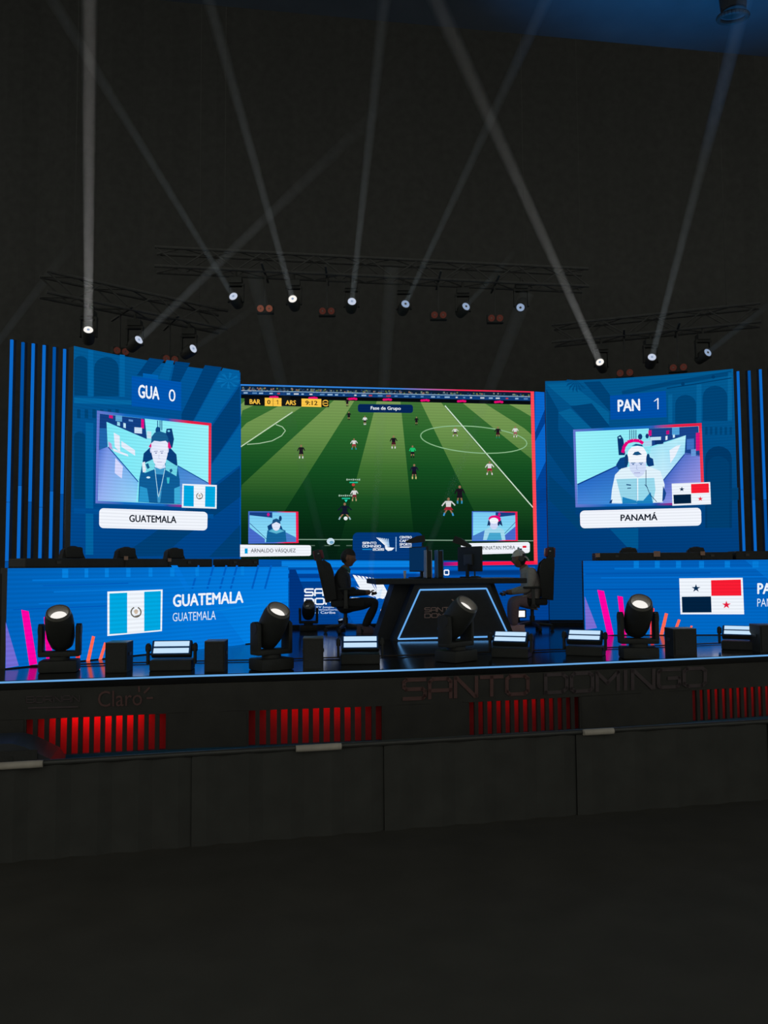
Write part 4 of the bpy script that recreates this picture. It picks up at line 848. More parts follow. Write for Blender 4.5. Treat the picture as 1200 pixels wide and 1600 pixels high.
tube_set(tl, [(x - 3, 875) for x, _ in tl], 4.66, '', ['vertical blue light tube left of the left screen, ' + o for o in ordn])
tr = [(1153, 582), (1170.5, 581), (1188, 579), (1205, 577)]
tube_set(tr, [(x + 6, 860) for x, _ in tr], 4.75, '', ['vertical blue light tube right of the right screen, ' + o for o in ('nearest the screen', 'second from the screen', 'third from the screen', 'at the frame edge')])

# ------------------------------------------------------------------ central game desk
fl, fr_ = P(622, 998.5, 11.2), P(795, 994, 11.42); ft_l, ft_r = P(655, 921.5, 11.2 + .1), P(759, 919.5, 11.33 + .08)
bd = (fr_ - fl); bd.z = 0; bd.normalize(); bn = Vector((-bd.y, bd.x, 0))
dk_c = (fl + fr_) / 2; dang = math.atan2(bd.y, bd.x)
gd = thing('game_desk', 'black trapezoid game desk with a glowing outline between the two seated players', 'desk', (dk_c.x, dk_c.y, ZS), dang)
def L_(p): return ROOTM[gd].inverted() @ p
a, b, c, d_ = L_(fl), L_(fr_), L_(ft_r), L_(ft_l); hb = c.z
H = 0.82; ol = .07
prof = [(a.x - ol, 0.0), (b.x + ol * .8, 0.0), (c.x + ol * .7, H - .07), (d_.x - ol, H - .07)]
deskm = mat('desk_black_panel', (0.035, 0.037, 0.04), 0.55, spec=.25)
MB().prism(prof, .012, .75).build('desk_body', deskm, gd)
wl_x = (L_(P(579, 908, 11.6)).x, L_(P(806, 905, 11.9)).x)
MB().box(((wl_x[0] + wl_x[1]) / 2, .42, H - .035), (wl_x[1] - wl_x[0], .98, .07), ch=.012).build('table_top', deskm, gd)
lx = [L_(P(px, py, 11.7)).x for px, py in ((613, 918), (584, 996))]; rx = [L_(P(px, py, 11.9)).x for px, py in ((766, 916), (799, 990))]
MB().prism([(lx[0], H - .07), (d_.x, H - .07), (a.x + .05, 0), (lx[1], 0)], .30, .74).build('side_support', deskm, gd)
MB().prism([(c.x, H - .07), (rx[0], H - .07), (rx[1], 0), (b.x - .05, 0)], .30, .74).build('side_support', deskm, gd)
le = emis('desk_outline', S(110, 180, 250), .9, 'FRONT')
ins = lambda p, q, w_: MB().cyl((p.x, -.004, p.z), (q.x, -.004, q.z), w_, None, 8)
for p, q in ((a, d_), (d_, c), (c, b), (a, b)): ins(p, q, .011).build('outline_light', le, gd)
m = MB(); ps = mat('desk_print', (0.45, 0.30, 0.27), 0.7)
dsf = Surf([fl - bn * .004 + bd * -.5, fr_ - bn * .004 + bd * .5])
def dprint(vsfs, quad):
    vs, fs = vsfs; A, B, C, D = quad; out = []
    for u, v in vs:
        t = 1 - v; out.append(dsf.xy(lerp(lerp(A[0], B[0], u), lerp(D[0], C[0], u), t), lerp(lerp(A[1], B[1], u), lerp(D[1], C[1], u), t), 0))
    return MB().add(out, fs)
dprint(glyphs('SANTO'), ((663, 949), (712, 948), (712, 955.5), (663, 957))).build('lettering', ps, gd, world=True)
dprint(glyphs('DOMINGO'), ((663, 958.5), (732, 956.5), (732, 964), (663, 966))).build('lettering', ps, gd, world=True)
m = MB()
for k in range(6):
    x0 = 705 + k * 5.6; m.add([dsf.xy(x, y, 0) for x, y in ((x0, 936.5 + k * .3), (x0 + 2.6 - k * .25, 936.2 + k * .3), (716 + k * 5, 944 - k * .4), (712 + k * 5, 944 - k * .4))], [(0, 1, 2, 3)])
m.build('wing_emblem', ps, gd, world=True)
ZD = ZS + H
# monitors
def monitor(label, loc, rotz, lit, glow):
    t = thing('monitor', label, 'monitor', loc, rotz)     # screen faces local +X
    MB().box((0, 0, .008), (.20, .26, .016), ch=.006).build('stand_base', BLK, t); MB().box((-.05, 0, .10), (.03, .05, .2)).build('stand_neck', BLK, t)
    MB().box((-.005, 0, .27), (.035, .60, .36), ch=.008).build('shell', BLK, t)
    MB().box((.0135, 0, .27), (.004, .575, .33)).build('display', emis('monitor_glow_' + glow, lit, 1.0), t)
    MB().box((-.03, 0, .26), (.03, .22, .16), ch=.01).build('rear_housing', DARK, t)
    return t
ml = P(654, 905, 12.0); mr = P(735, 905, 12.15)
monitor('monitor on the game desk with its dim screen turned to the left player', (ml.x, ml.y, ZD), R(180 + 22), S(6, 44, 84), 'dim')
monitor('dark monitor on the game desk turned to the right player, seen from behind', (mr.x, mr.y, ZD), R(28), S(60, 130, 70), 'green')
# gooseneck cameras above the monitors
def desk_camera(label, loc, pts, head, hdir):
    t = thing('desk_camera', label, 'camera', loc)
    MB().cyl((0, 0, 0), (0, 0, .02), .06).build('foot', BLK, t, True); MB().tube([Vector(p) - Vector(loc) for p in pts], .012, 8).build('gooseneck', BLKM, t, True)
    h = Vector(head) - Vector(loc); D = Vector(hdir).normalized(); T = Matrix.Translation(h) @ D.to_track_quat('X', 'Z').to_matrix().to_4x4()
    MB().prism([(-.13, -.05), (.06, -.035), (.13, -.012), (.13, .02), (-.02, .055), (-.13, .05)], -.05, .05, T).build('camera_body', BLK, t)
    MB().cyl((.13, 0, .004), (.15, 0, .004), .018, None, 12, T).build('lens', mat('lens_glass', (.02, .02, .025), .1), t, True)
    return t
q = P(660, 905, 12.3); desk_camera('camera on a bent arm above the left monitor pointing left', (q.x, q.y, ZD), [(q.x, q.y, ZD), P(661, 870, 12.3), P(660, 848, 12.25)], P(650, 844, 12.2), (-1, 0, -.18))
q = P(742, 905, 12.45); desk_camera('camera on a bent arm above the right monitor', (q.x, q.y, ZD), [(q.x, q.y, ZD), P(741, 870, 12.45), P(730, 852, 12.4)], P(722, 848, 12.35), (.85, -.3, -.42))
# consoles
cwhite = mat('pale_console_plate', (0.42, 0.45, 0.5), 0.5)
for px, lab, pm_ in ((668.5, 'upright games console with a pale grey side on the desk, nearer the left monitor', cwhite), (686, 'upright games console with a dark blue side on the desk, nearer the right monitor', mat('blue_console_plate', (0.06, 0.2, 0.4), 0.4))):
    q = P(px, 905, 11.72); t = thing('games_console', lab, 'console', (q.x, q.y, ZD), R(-84))
    MB().box((0, 0, .195), (.26, .055, .37), ch=.01).build('core', BLK, t); MB().box((0, -.036, .2), (.27, .012, .39), ch=.004).build('side_plate', pm_, t); MB().box((0, .036, .2), (.27, .012, .39), ch=.004).build('side_plate', pm_, t); MB().box((0, 0, .006), (.16, .12, .012)).build('stand', BLK, t)
q = P(632.5, 898, 11.7); t = thing('paper_cup', 'tall narrow white cup standing beside the left monitor', 'cup', (q.x, q.y, ZD)); MB().lathe([(.014, 0), (.02, .1)], 14).build('cup_wall', mat('white_card', (.8, .8, .8), .7), t, True); MB().lathe([(.021, .1), (.021, .108)], 14).build('rim', mat('white_card', (.8, .8, .8), .7), t, True)

# ------------------------------------------------------------------ people
def skin_mesh(joints, edges, sub_lv=2):
    me = bpy.data.meshes.new('b'); names = list(joints); me.from_pydata([joints[n][0] for n in names], [(names.index(a), names.index(b)) for a, b in edges], [])
    o = bpy.data.objects.new('b', me); COL.objects.link(o); o.modifiers.new('s', 'SKIN'); sb_ = o.modifiers.new('u', 'SUBSURF'); sb_.levels = sub_lv; sb_.render_levels = sub_lv
    sd = me.skin_vertices[0].data
    for i, n in enumerate(names): sd[i].radius = (joints[n][1] * 1.3, joints[n][1] * 1.3); sd[i].use_root = (n == 'pelvis')
    dg = bpy.context.evaluated_depsgraph_get(); dg.update(); ev = o.evaluated_get(dg); m2 = ev.to_mesh()
    vs = [v.co.copy() for v in m2.vertices]; fs = [tuple(p.vertices) for p in m2.polygons]; ev.to_mesh_clear(); bpy.data.objects.remove(o); return vs, fs
def head_mesh(T, h=.24):
    vs = []; fs = []; n, mm = 28, 20
    for i in range(mm + 1):
        el = PI / 2 - PI * i / mm
        for k in range(n):
            az = 2 * PI * k / n - PI; cx = math.cos(el) * math.cos(az); cyy = math.cos(el) * math.sin(az); cz = math.sin(el)
            x, y, z = cx * .098, cyy * .076, cz * .122
            if cz < -.1: y *= 1 + .35 * (cz + .1); x = x * (1 + .22 * (cz + .1)) + .018 * (-cz - .1)
            f = math.exp(-(az / .16) ** 2)
            x += f * (.026 * math.exp(-((cz + .16) / .16) ** 2) + .008 * math.exp(-((cz - .28) / .12) ** 2) + .008 * math.exp(-((cz + .5) / .07) ** 2) + .012 * math.exp(-((cz + .82) / .14) ** 2))
            for s_ in (-1, 1): x -= .008 * math.exp(-((az - s_ * .36) / .18) ** 2 - ((cz - .04) / .1) ** 2)
            vs.append(T @ Vector((x, y, z)))
    for i in range(mm):
        for k in range(n): fs.append((i * n + k, (i + 1) * n + k, (i + 1) * n + (k + 1) % n, i * n + (k + 1) % n))
    return vs, fs
def person(label, J, zones, mats, headT, facing, hair_m, extra):
    edges = [('pelvis', 'spine'), ('spine', 'chest'), ('chest', 'neckb'), ('neckb', 'head')]
    for s_ in 'LR': edges += [('chest', 'sh' + s_), ('sh' + s_, 'el' + s_), ('el' + s_, 'wr' + s_), ('wr' + s_, 'pa' + s_), ('pelvis', 'hip' + s_), ('hip' + s_, 'kn' + s_), ('kn' + s_, 'an' + s_)]
    vs, fs = skin_mesh(J, edges)
    pel = J['pelvis'][0]; root = thing('person', label, 'person', (pel.x, pel.y, ZS))
    M = MB(); M.add(vs, fs)
    nb = len(M.f); hv, hf = head_mesh(headT); M.add(hv, hf); nh = len(M.f)
    for s_ in (-1, 1): M.ell((-.01, s_ * .077, -.01), (.02, .012, .033), 10, 7, headT)
    # fingers
    for s_ in 'LR':
        w_, p_ = J['wr' + s_][0], J['pa' + s_][0]; d = (p_ - w_).normalized(); side = Vector((0, 1, 0)); up = d.cross(side).normalized()
        up = up if up.z > 0 else -up
        for k, (o_, L) in enumerate(((-.03, .065), (-.01, .075), (.01, .07), (.03, .055))):
            b0 = p_ + side * o_ + d * .02; b1 = b0 + d * L * .5 - up * .008; b2 = b1 + d * L * .25 - up * L * .4
            M.cyl(b0, b1, .0095, .009, 8).cyl(b1, b2, .009, .0075, 8)
        inn = 1 if s_ == 'R' else -1
        t0 = p_ + side * inn * .03; t1 = t0 + d * .03 + up * .025 + side * inn * .012; M.cyl(t0, t1, .011, .0095, 8).cyl(t1, t1 + d * .028, .0095, .008, 8)
    me = bpy.data.meshes.new('body'); I = ROOTM[root].inverted(); me.from_pydata([tuple(I @ v) for v in M.v], [], M.f); me.update()
    for m_ in mats: me.materials.append(m_)
    segs = [(J[a][0], J[b][0], zones.get((a, b), zones.get((a[:-1], b[:-1]), 0))) for a, b in edges]
    for p in me.polygons:
        p.use_smooth = True
        if p.index >= nb: p.material_index = 2; continue
        c = ROOTM[root] @ p.center; best = None
        for A, B, z in segs:
            t = max(0, min(1, (c - A).dot(B - A) / (B - A).length_squared)); dd = (A + (B - A) * t - c).length
            if z == 2 and B is J['head'][0] and t < .5: z = 0
            if best is None or dd < best[0]: best = (dd, z)
        p.material_index = best[1]
    bo = bpy.data.objects.new('body', me); COL.objects.link(bo); bo.parent = root
    extra(root, headT); return root
sk1 = mat('brown_skin', (0.30, 0.15, 0.09), 0.55, scale=30); 
def shoe(root, p, dirx, m_):
    T = Matrix.Translation(p) @ Matrix.Rotation(0 if dirx > 0 else PI, 4, 'Z')
    vs = [(-.10, -.04), (-.105, .0), (-.10, .04), (.0, .045), (.10, .05), (.165, .03), (.175, 0), (.165, -.03), (.10, -.05), (.0, -.045)]
    m = MB(); n = len(vs); lay = [(0, 1.0), (.03, 1.03), (.055, .9)]
    V = [];
    for z, s_ in lay: V += [(x * s_, y * s_, z) for x, y in vs]
    V += [(x * .62 - .035, y * .75, .10) for x, y in vs]
    Fc = [tuple(range(n - 1, -1, -1))] + [(i * n + k, i * n + (k + 1) % n, (i + 1) * n + (k + 1) % n, (i + 1) * n + k) for i in range(3) for k in range(n)] + [tuple(3 * n + k for k in range(n))]
    m.add(V, Fc, T); return m.build('shoe', m_, root, True, world=True)
def controller(label, p, rotz):
    t = thing('game_controller', label, 'controller', p, rotz)
    MB().box((0, 0, 0), (.06, .11, .03), ch=.012).build('shell', BLK, t, True)
    for s_ in (-1, 1):
        MB().cyl((0, s_ * .05, 0), (-.05, s_ * .065, -.015), .02, .014).build('grip', BLK, t, True); MB().cyl((.01, s_ * .025, .012), (.01, s_ * .025, .026), .009).build('thumb_stick', DARK, t, True)
# left player
DLY = 12.72
def jl(px, py, dy, r): return (P(px, py, DLY) + Vector((0, dy, 0)), r)
J = {'pelvis': jl(530, 946, 0, .14), 'spine': jl(530, 926, 0, .16), 'chest': jl(532, 909, 0, .17), 'neckb': jl(538, 893, 0, .075), 'head': jl(542, 882, 0, .05)}
for s_, y in (('L', .17), ('R', -.17)):
    J['sh' + s_] = jl(533, 900, y, .068); J['el' + s_] = jl(541, 926, y * 1.35, .05); J['wr' + s_] = jl(571, 926, y * .55, .032); J['pa' + s_] = jl(579, 925.5, y * .42, .03)
    J['hip' + s_] = jl(535, 947, y * .55, .088); J['kn' + s_] = jl(589, 940, y * .8, .068); J['an' + s_] = jl(569, 980, y * .75, .045)
Z = {('hip', 'kn'): 1, ('kn', 'an'): 1, ('pelvis', 'hip'): 1, ('wr', 'pa'): 2, ('neckb', 'head'): 2}
hT = Matrix.Translation(P(544, 871.5, DLY)) @ Matrix.Scale(1.1, 4) @ Matrix.Rotation(R(8), 4, 'Y')
dj = mat('dark_jacket', (0.045, 0.045, 0.048), 0.85, scale=40, bump=.2); dt = mat('black_trousers', (0.04, 0.04, 0.042), 0.9, scale=40)
def ex_left(root, T):
    vs = []; m = MB()
    hv, hf = head_mesh(T); I = T.inverted(); keep = []
    idx = {}
    for f in hf:
        cs = [I @ hv[i] for i in f]; c = sum(cs, Vector()) / 4
        if c.z > .045 and c.x < .085 or (c.x < -.02 and c.z > -.07 and abs(c.y) < .09): keep.append(f)
    ctr = T @ Vector((0, 0, 0))
    m.add([ctr + (v - ctr) * 1.085 for v in hv], keep); hr = m.build('hair', mat('black_hair', (.03, .028, .026), .7, scale=90, bump=.4), root, True, world=True)
    c0 = P(540, 889.5, DLY); m = MB(); T2_ = Matrix.Translation(c0) @ Matrix.Rotation(R(22), 4, 'Y'); m.lathe([(.088, -.03), (.078, .0), (.07, .035), (.064, .035), (.07, 0), (.08, -.03)], 20, T2_, False); m.build('collar', mat('teal_collar', (.05, .22, .19), .8), root, True, world=True)
    m = MB(); m.lathe([(.094, -.035), (.09, -.024), (.084, -.024), (.088, -.035)], 20, T2_, False); m.build('collar_stripe', mat('white_cloth', (.75, .75, .74), .8), root, True, world=True)
    for y in (.13, -.13): q = P(568, 985, DLY); shoe(root, Vector((q.x - .0, q.y + y, ZS)), 1, mat('dark_mauve_shoe', (.16, .11, .14), .6))
    return hr
person('seated player on the left in a dark jacket holding a controller, seen in profile', J, Z, [dj, dt, sk1], hT, 1, None, ex_left)
q = P(586, 927, DLY); controller('black game controller in the hands of the left player', q, 0)
cb = F(534, 989, ZS); gaming_chair('gaming_chair', 'black gaming chair with a maroon headrest under the left player', (cb.x + .05, DLY, ZS), R(4), 13, maroon)
# right player
DRY = 12.9
def jr(px, py, dy, r): return (P(px, py, DRY) + Vector((0, dy, 0)), r)
J = {'pelvis': jr(834, 940, 0, .125), 'spine': jr(833, 922, 0, .14), 'chest': jr(829, 904, 0, .15), 'neckb': jr(821, 891, 0, .075), 'head': jr(815, 882, 0, .05)}
for s_, y in (('L', .17), ('R', -.17)):
    J['sh' + s_] = jr(829, 896, y, .072); J['el' + s_] = jr(824, 920, y * 1.3, .052); J['wr' + s_] = jr(798, 925, y * .5 - .05, .034); J['pa' + s_] = jr(790, 926, y * .4 - .06, .03)
    J['hip' + s_] = jr(830, 941, y * .55, .088); J['kn' + s_] = jr(799, 938, y * .8 - .14, .07); J['an' + s_] = jr(800, 977, y * .7 - .1, .046)
hT = Matrix.Translation(P(811.5, 873, DRY)) @ Matrix.Scale(1.1, 4) @ Matrix.Rotation(PI, 4, 'Z') @ Matrix.Rotation(R(10), 4, 'Y')
gj = mat('grey_beige_jacket', (0.50, 0.44, 0.41), 0.85, scale=40, bump=.2); mt = mat('mauve_trousers', (0.36, 0.24, 0.27), 0.85, scale=40)
def ex_right(root, T):
    hv, hf = head_mesh(T); I = T.inverted(); ctr = T @ Vector((0, 0, 0))
    cap = [f for f in hf if (sum((I @ hv[i] for i in f), Vector()) / 4).z > .035 + .25 * max(0, -(sum((I @ hv[i] for i in f), Vector()) / 4).x)]
    cp = MB().add([ctr + (v - ctr) * 1.09 for v in hv], cap).build('cap', mat('pale_cap', (.85, .78, .72), .8), root, True, world=True)
    hair = [f for f in hf if (lambda c: c.x < .0 and -.08 < c.z < .05)(sum((I @ hv[i] for i in f), Vector()) / 4)]
    MB().add([ctr + (v - ctr) * 1.06 for v in hv], hair).build('hair', mat('black_hair', (.03, .028, .026), .7), root, True, world=True)
    hp = MB().tube([T @ Vector((-.015, .1 * math.cos(a), .03 + .125 * math.sin(a))) for a in [PI * k / 12 for k in range(13)]], .011, 8).build('headphone_band', mat('white_plastic', (.85, .85, .86), .4), root, True, world=True)
    for s_ in (-1, 1): MB().cyl(T @ Vector((-.015, s_ * .075, .0)), T @ Vector((-.015, s_ * .115, .0)), .045, .04, 16).build('ear_cup', DARK, root, True, world=True)
    MB().tube([T @ Vector((-.015, -.1, .05)), P(823, 871, DRY - .12), P(827, 877, DRY - .1)], .012, 6).build('cap_strap', mat('white_plastic', (.85, .85, .86), .4), root, True, world=True)
    for y in (.12, -.12): q = P(806, 984, DRY); shoe(root, Vector((q.x, q.y + y - .1, ZS)), -1, mat('pink_shoe', (.9, .5, .54), .6))
person('seated player on the right in a grey jacket, pale cap and headphones', J, Z, [gj, mt, sk1], hT, -1, None, ex_right)
q = P(784, 928, DRY - .06); controller('black game controller in the hands of the right player', q, PI)
cb = P(832, 985, DRY); gaming_chair('gaming_chair', 'black gaming chair with a maroon headrest under the right player', (cb.x, DRY, ZS), PI + R(-6), 3, maroon)

# ------------------------------------------------------------------ stage lamps
lens_e = emis('lens_glow', S(250, 246, 240), 1.0); lens_b = emis('lens_glow_cool', S(195, 205, 225), 1.0); lens_s = emis('lens_glow_soft', S(140, 160, 190), 1.0)
ringm = mat('lens_bezel', (0.20, 0.19, 0.17), 0.35); grey_l = mat('grey_lens', (0.5, 0.5, 0.5), 0.15, metal=.6)
def moving_head(label, loc, rotz, tilt, s=1.0, lens=lens_e, roll=0.0, group=None, name='moving_head_lamp'):
    t = thing(name, label, 'stage lamp', loc, rotz, group)        # lens looks to local -Y, raised by tilt
    Sc = Matrix.Scale(s, 4)
    MB().box((0, 0, .055), (.34, .26, .11), Sc, ch=.02).build('base', BLK, t, True)
    MB().cyl((0, 0, .11), (0, 0, .14), .09, None, 20, Sc).box((0, 0, .165), (.37, .15, .05), Sc, ch=.015).build('yoke_bridge', BLK, t, True)
    for e in (-1, 1): MB().box((e * .165, 0, .30), (.045, .15, .27), Sc, ch=.02).cyl((e * .145, 0, .385), (e * .19, 0, .385), .06, None, 20, Sc).build('yoke_arm', BLK, t, True)
    T = Sc @ Matrix.Translation((0, 0, .385)) @ Matrix.Rotation(PI / 2 - tilt, 4, 'X')
    T = T if True else T
    hd = MB().lathe([(.075, -.20), (.105, -.17), (.125, -.08), (.13, .05), (.125, .15), (.112, .20), (.105, .215), (.096, .215), (.085, .15)], 24, T, True).build('head', BLK, t, True)
    sub(MB().lathe([(.112, .2), (.106, .222), (.092, .222), (.074, .165)], 24, T, False).build('lens_bezel', ringm, t, True), hd)
    sub(MB().lathe([(.0735, .166), (.055, .175), (.03, .181), (.002, .183)], 24, T, True).build('lens', lens, t, True), hd)
    return t
def head_loc(px, py): return F(px, py, ZS)
q = head_loc(93, 1049); moving_head('black moving head lamp at the far left in front of the pink bars', q, R(12), R(52), 1.03)
q = head_loc(424, 1046); moving_head('large black moving head lamp near the inner end of the left desk, tilted right', q, R(38), R(52), 1.05)
q = head_loc(482, 985.5); moving_head('small unlit moving head lamp behind the left player by the screen', q, R(8), R(38), .80, grey_l)
q = head_loc(713, 1033); t_ = moving_head('black moving head lamp in front of the game desk, turned to the right', q, R(46), R(48), 1.1)
q = head_loc(998, 1028); moving_head('black moving head lamp in front of the right desk', q, R(-4), R(48), 1.1)
# LED wash panels
wash_e = emis('wash_glow', S(198, 228, 252), 1.0, 'FRONT'); wash_f = mat('wash_face_blue', (0.03, 0.12, 0.32), 0.3)
def wash(label, loc, rotz, tilt, s=1.0):
    t = thing('wash_light', label, 'stage light', loc, rotz, 'twin strip wash lights along the stage front')
    MB().box((0, .05, .05), (.40, .24, .10), ch=.012).build('base', BLK, t)
    T = Matrix.Translation((0, 0, .215)) @ Matrix.Rotation(-tilt, 4, 'X')
    for e in (-1, 1): MB().box((e * .225, 0, .16), (.025, .07, .2), ch=.008).cyl((e * .20, 0, .215), (e * .245, 0, .215), .035).build('yoke_arm', BLK, t, True)
    hd = MB().box((0, .03, 0), (.385, .07, .16), T, ch=.012).build('housing', BLK, t, True)
    sub(MB().box((0, -.008, 0), (.365, .008, .145), T).build('face', wash_f, t), hd)
    for e in (-1, 1): sub(MB().box((0, -.014, e * .036), (.335, .006, .05), T).build('light_strip', wash_e, t), hd)
    return t
for px, py, rz, tl_, lab in ((268, 1047, 4, 30, 'twin strip wash light in front of the left desk'), (563, 1037, 2, 34, 'twin strip wash light at the foot of the left player'), (798, 1027, -20, 44, 'twin strip wash light at the right corner of the game desk'),
                             (914, 1024, -24, 44, 'twin strip wash light at the inner end of the right desk'), (1157, 1015, -28, 46, 'twin strip wash light in front of the quartered flag at the right')):
    q = F(px, py, ZS); wash(lab, q, R(rz), R(tl_))
# floor boxes
def floor_box(label, px, py, wpx, hpx, rz):
    q = F(px, py, ZS); k = q.y / FPX; W, Hh = wpx * k, hpx * k
    t = thing('floor_speaker', label, 'speaker', q, R(rz), 'small black floor speakers along the stage front')
    D = .24
    MB().prism([(-W / 2, 0), (W / 2, 0), (W / 2, Hh), (-W / 2, Hh)], 0, D).build('cabinet', BLK, t)
    MB().box((0, -.006, Hh / 2), (W * .88, .012, Hh * .88)).build('grille', BLKF, t); MB().box((0, D / 2, Hh + .004), (W, D, .008)).build('top_plate', mat('dull_top', (.12, .12, .12), .4), t)
    for e in (-1, 1): MB().box((e * (W / 2 + .004), D * .5, Hh * .6), (.008, .09, .03)).build('handle', BLKM, t)
for px, py, w_, h_, lab in ((181, 1050, 33, 44, 'small black floor speaker between the far left lamp and its wash light'), (335, 1049, 31, 45, 'small black floor speaker left of the large tilted lamp'), (489, 1048, 31, 49, 'small black floor speaker right of the large tilted lamp'),
                            (1071, 1026, 37, 42, 'small black floor speaker below the quartered flag'), (1206, 1019, 36, 41, 'small black floor speaker cut by the right frame edge')): floor_box(lab, px, py, w_, h_, 3)
# bright small lamp under the right chair
q = P(811, 959, 13.7); t = thing('floor_flood_lamp', 'small bright white flood lamp glowing behind the right player chair', 'lamp', (q.x, q.y, ZS))
zc = q.z - ZS; MB().box((0, 0, .01), (.16, .12, .02)).build('base', BLK, t); MB().box((0, .03, zc / 2), (.03, .03, zc)).build('bracket', BLK, t); MB().box((0, 0, zc), (.23, .05, .14), ch=.01).build('housing', BLK, t); MB().box((0, -.028, zc), (.18, .006, .10)).build('lamp_face', emis('flood_glow', (1, .98, .97), 1.1), t)

# ------------------------------------------------------------------ flown lamps, blinders, trusses and light shafts
BEAM_E = 1.0
def flown(label, px, py, z, end, lens, energy, width=.062, tint=(1, 1, 1), shaft=None, s=1.0, end_depth=7.6, spread=.5, thin=False):
    p = F(px, py, z) if not isinstance(z, Vector) else z
    e = P(end[0], end[1], end_depth); d = (e - p).normalized()
    t = thing('beam_lamp', label, 'stage lamp', p, 0, 'beam lamps hung above the screens')
    Q = d.to_track_quat('Z', 'Y').to_matrix().to_4x4()
    hd = MB().lathe([(.05, -.30), (.085, -.27), (.095, -.15), (.095, -.04), (.088, -.006), (.072, -.006), (.07, -.03)], 20, Q).build('head', BLK, t, True)
    sub(MB().lathe([(.066, -.022), (.05, -.016), (.024, -.012), (.02, -.012)], 20, Q, False).build('lens', lens, t, True), hd)
    sub(MB().lathe([(.021, -.013), (.002, -.011)], 12, Q, True).build('lens_centre', lens_s if lens is not lens_s else ringm, t, True), hd)
    sub(MB().lathe([(.074, -.02), (.068, -.02), (.064, -.026)], 20, Q, False).build('lens_ring', ringm, t, True), hd)
    c = d * -.14; 
    for e_ in (-1, 1): MB().box((c.x + e_ * .115, c.y, c.z + .1), (.025, .07, .26)).build('yoke_arm', BLK, t)
    MB().box((c.x, c.y, c.z + .245), (.26, .09, .04)).box((c.x, c.y, c.z + .31), (.2, .16, .09)).cyl((c.x, c.y, c.z + .35), (c.x, c.y, c.z + .47), .02).build('mount', BLK, t)
    if energy > 0:
        ld = bpy.data.lights.new('beam', 'AREA'); ld.shape = 'DISK'; ld.energy = energy * BEAM_E; ld.size = width * 2; ld.spread = R(spread); ld.color = tint
        lo = bpy.data.objects.new('beam', ld); COL.objects.link(lo); lo.parent = t; lo.rotation_mode = 'QUATERNION'; lo.rotation_quaternion = (-d).to_track_quat('Z', 'Y'); lo.location = d * .02
        a = p + d * .03; L = (e - p).length * 1.04; m = MB(); half = math.tan(R(spread / 2))
        T = Matrix.Translation(a) @ Q; m.lathe([(width * 1.02, 0), (width * 1.02 + L * half, L)], 20, T)
        o = m.build('haze_shaft', HAZE_T if thin else HAZE, None, True); tag(o, shaft, 'light beam', 'pale light shafts in the haze', 'stuff')
    return p
SZ, CZ = 5.2, 6.0
EN = 0.16
flown('bright white beam lamp above the left screen, leftmost of all', 138, 514, SZ, (140, -30), lens_e, EN * 2.3, 0.062, (1, .97, .93), 'strong upright light shaft at the far left', s=1.2)
flown('beam lamp above the left screen aiming right over the hall', 218, 530, SZ, (668, 100), lens_b, EN * 0.36, 0.052, (.85, .95, 1), 'long slanting light shaft rising right across three others', end_depth=8.6, thin=True)
flown('small dim beam lamp above the inner end of the left screen', 303, 544, SZ, (415, 470), lens_b, EN * 0.03, 0.045, (.4, .7, 1), 'very faint short light shaft above the left screen', end_depth=11.8, thin=True)
flown('leftmost beam lamp of the upper middle row', 364, 462, CZ, (70, -20), lens_b, EN * 0.22, 0.042, (.72, .9, 1), 'slanting light shaft from the upper row to the top left corner')
flown('bright beam lamp of the upper middle row, second from its left end', 457, 466, CZ, (318, -30), lens_e, EN * 0.36, 0.045, (.85, .95, 1), 'light shaft leaning left from the second lamp of the upper row')
flown('beam lamp of the upper middle row, third from its left end', 550, 470, CZ, (604, -30), lens_b, EN * 0.32, 0.045, (.8, .93, 1), 'nearly upright light shaft in the middle')
flown('cool beam lamp of the upper middle row, fourth from its left end', 634, 474, CZ, (862, -20), lens_s, EN * 0.2, 0.04, (.72, .9, 1), 'thin light shaft leaning right from the upper row')
flown('dim beam lamp of the upper middle row, second from its right end', 729, 478, CZ, (812, 385), lens_s, EN * 0.07, 0.04, (.5, .8, 1), 'faint short light shaft near the right end of the upper row', end_depth=11.8, thin=True)
flown('dim beam lamp at the right end of the upper middle row', 813, 481, CZ, (760, 620), lens_s, 0, .045, (.4, .7, 1), '', end_depth=11)
flown('bright white beam lamp above the inner end of the right screen', 937, 565, SZ, (668, -30), lens_e, EN * 1.15, 0.06, (1, .98, .95), 'strong light shaft leaning left from above the right screen', s=1.2)
flown('beam lamp above the middle of the right screen', 1019, 557, SZ, (1172, -30), lens_b, EN * 0.42, 0.05, (.8, .93, 1), 'light shaft leaning right towards the blue ceiling')
flown('dim beam lamp above the outer end of the right screen', 1107, 550, SZ, (1225, 458), lens_s, EN * 0.14, 0.045, (.4, .7, 1), 'faint blue light shaft leaving at the right edge', end_depth=11.8, thin=True)
flown('beam lamp beyond the left frame edge', -30, 570, SZ, (128, 362), lens_s, EN * 0.1, 0.055, (.3, .6, 1), 'faint blue light shaft at the left edge', end_depth=11.8, thin=True)
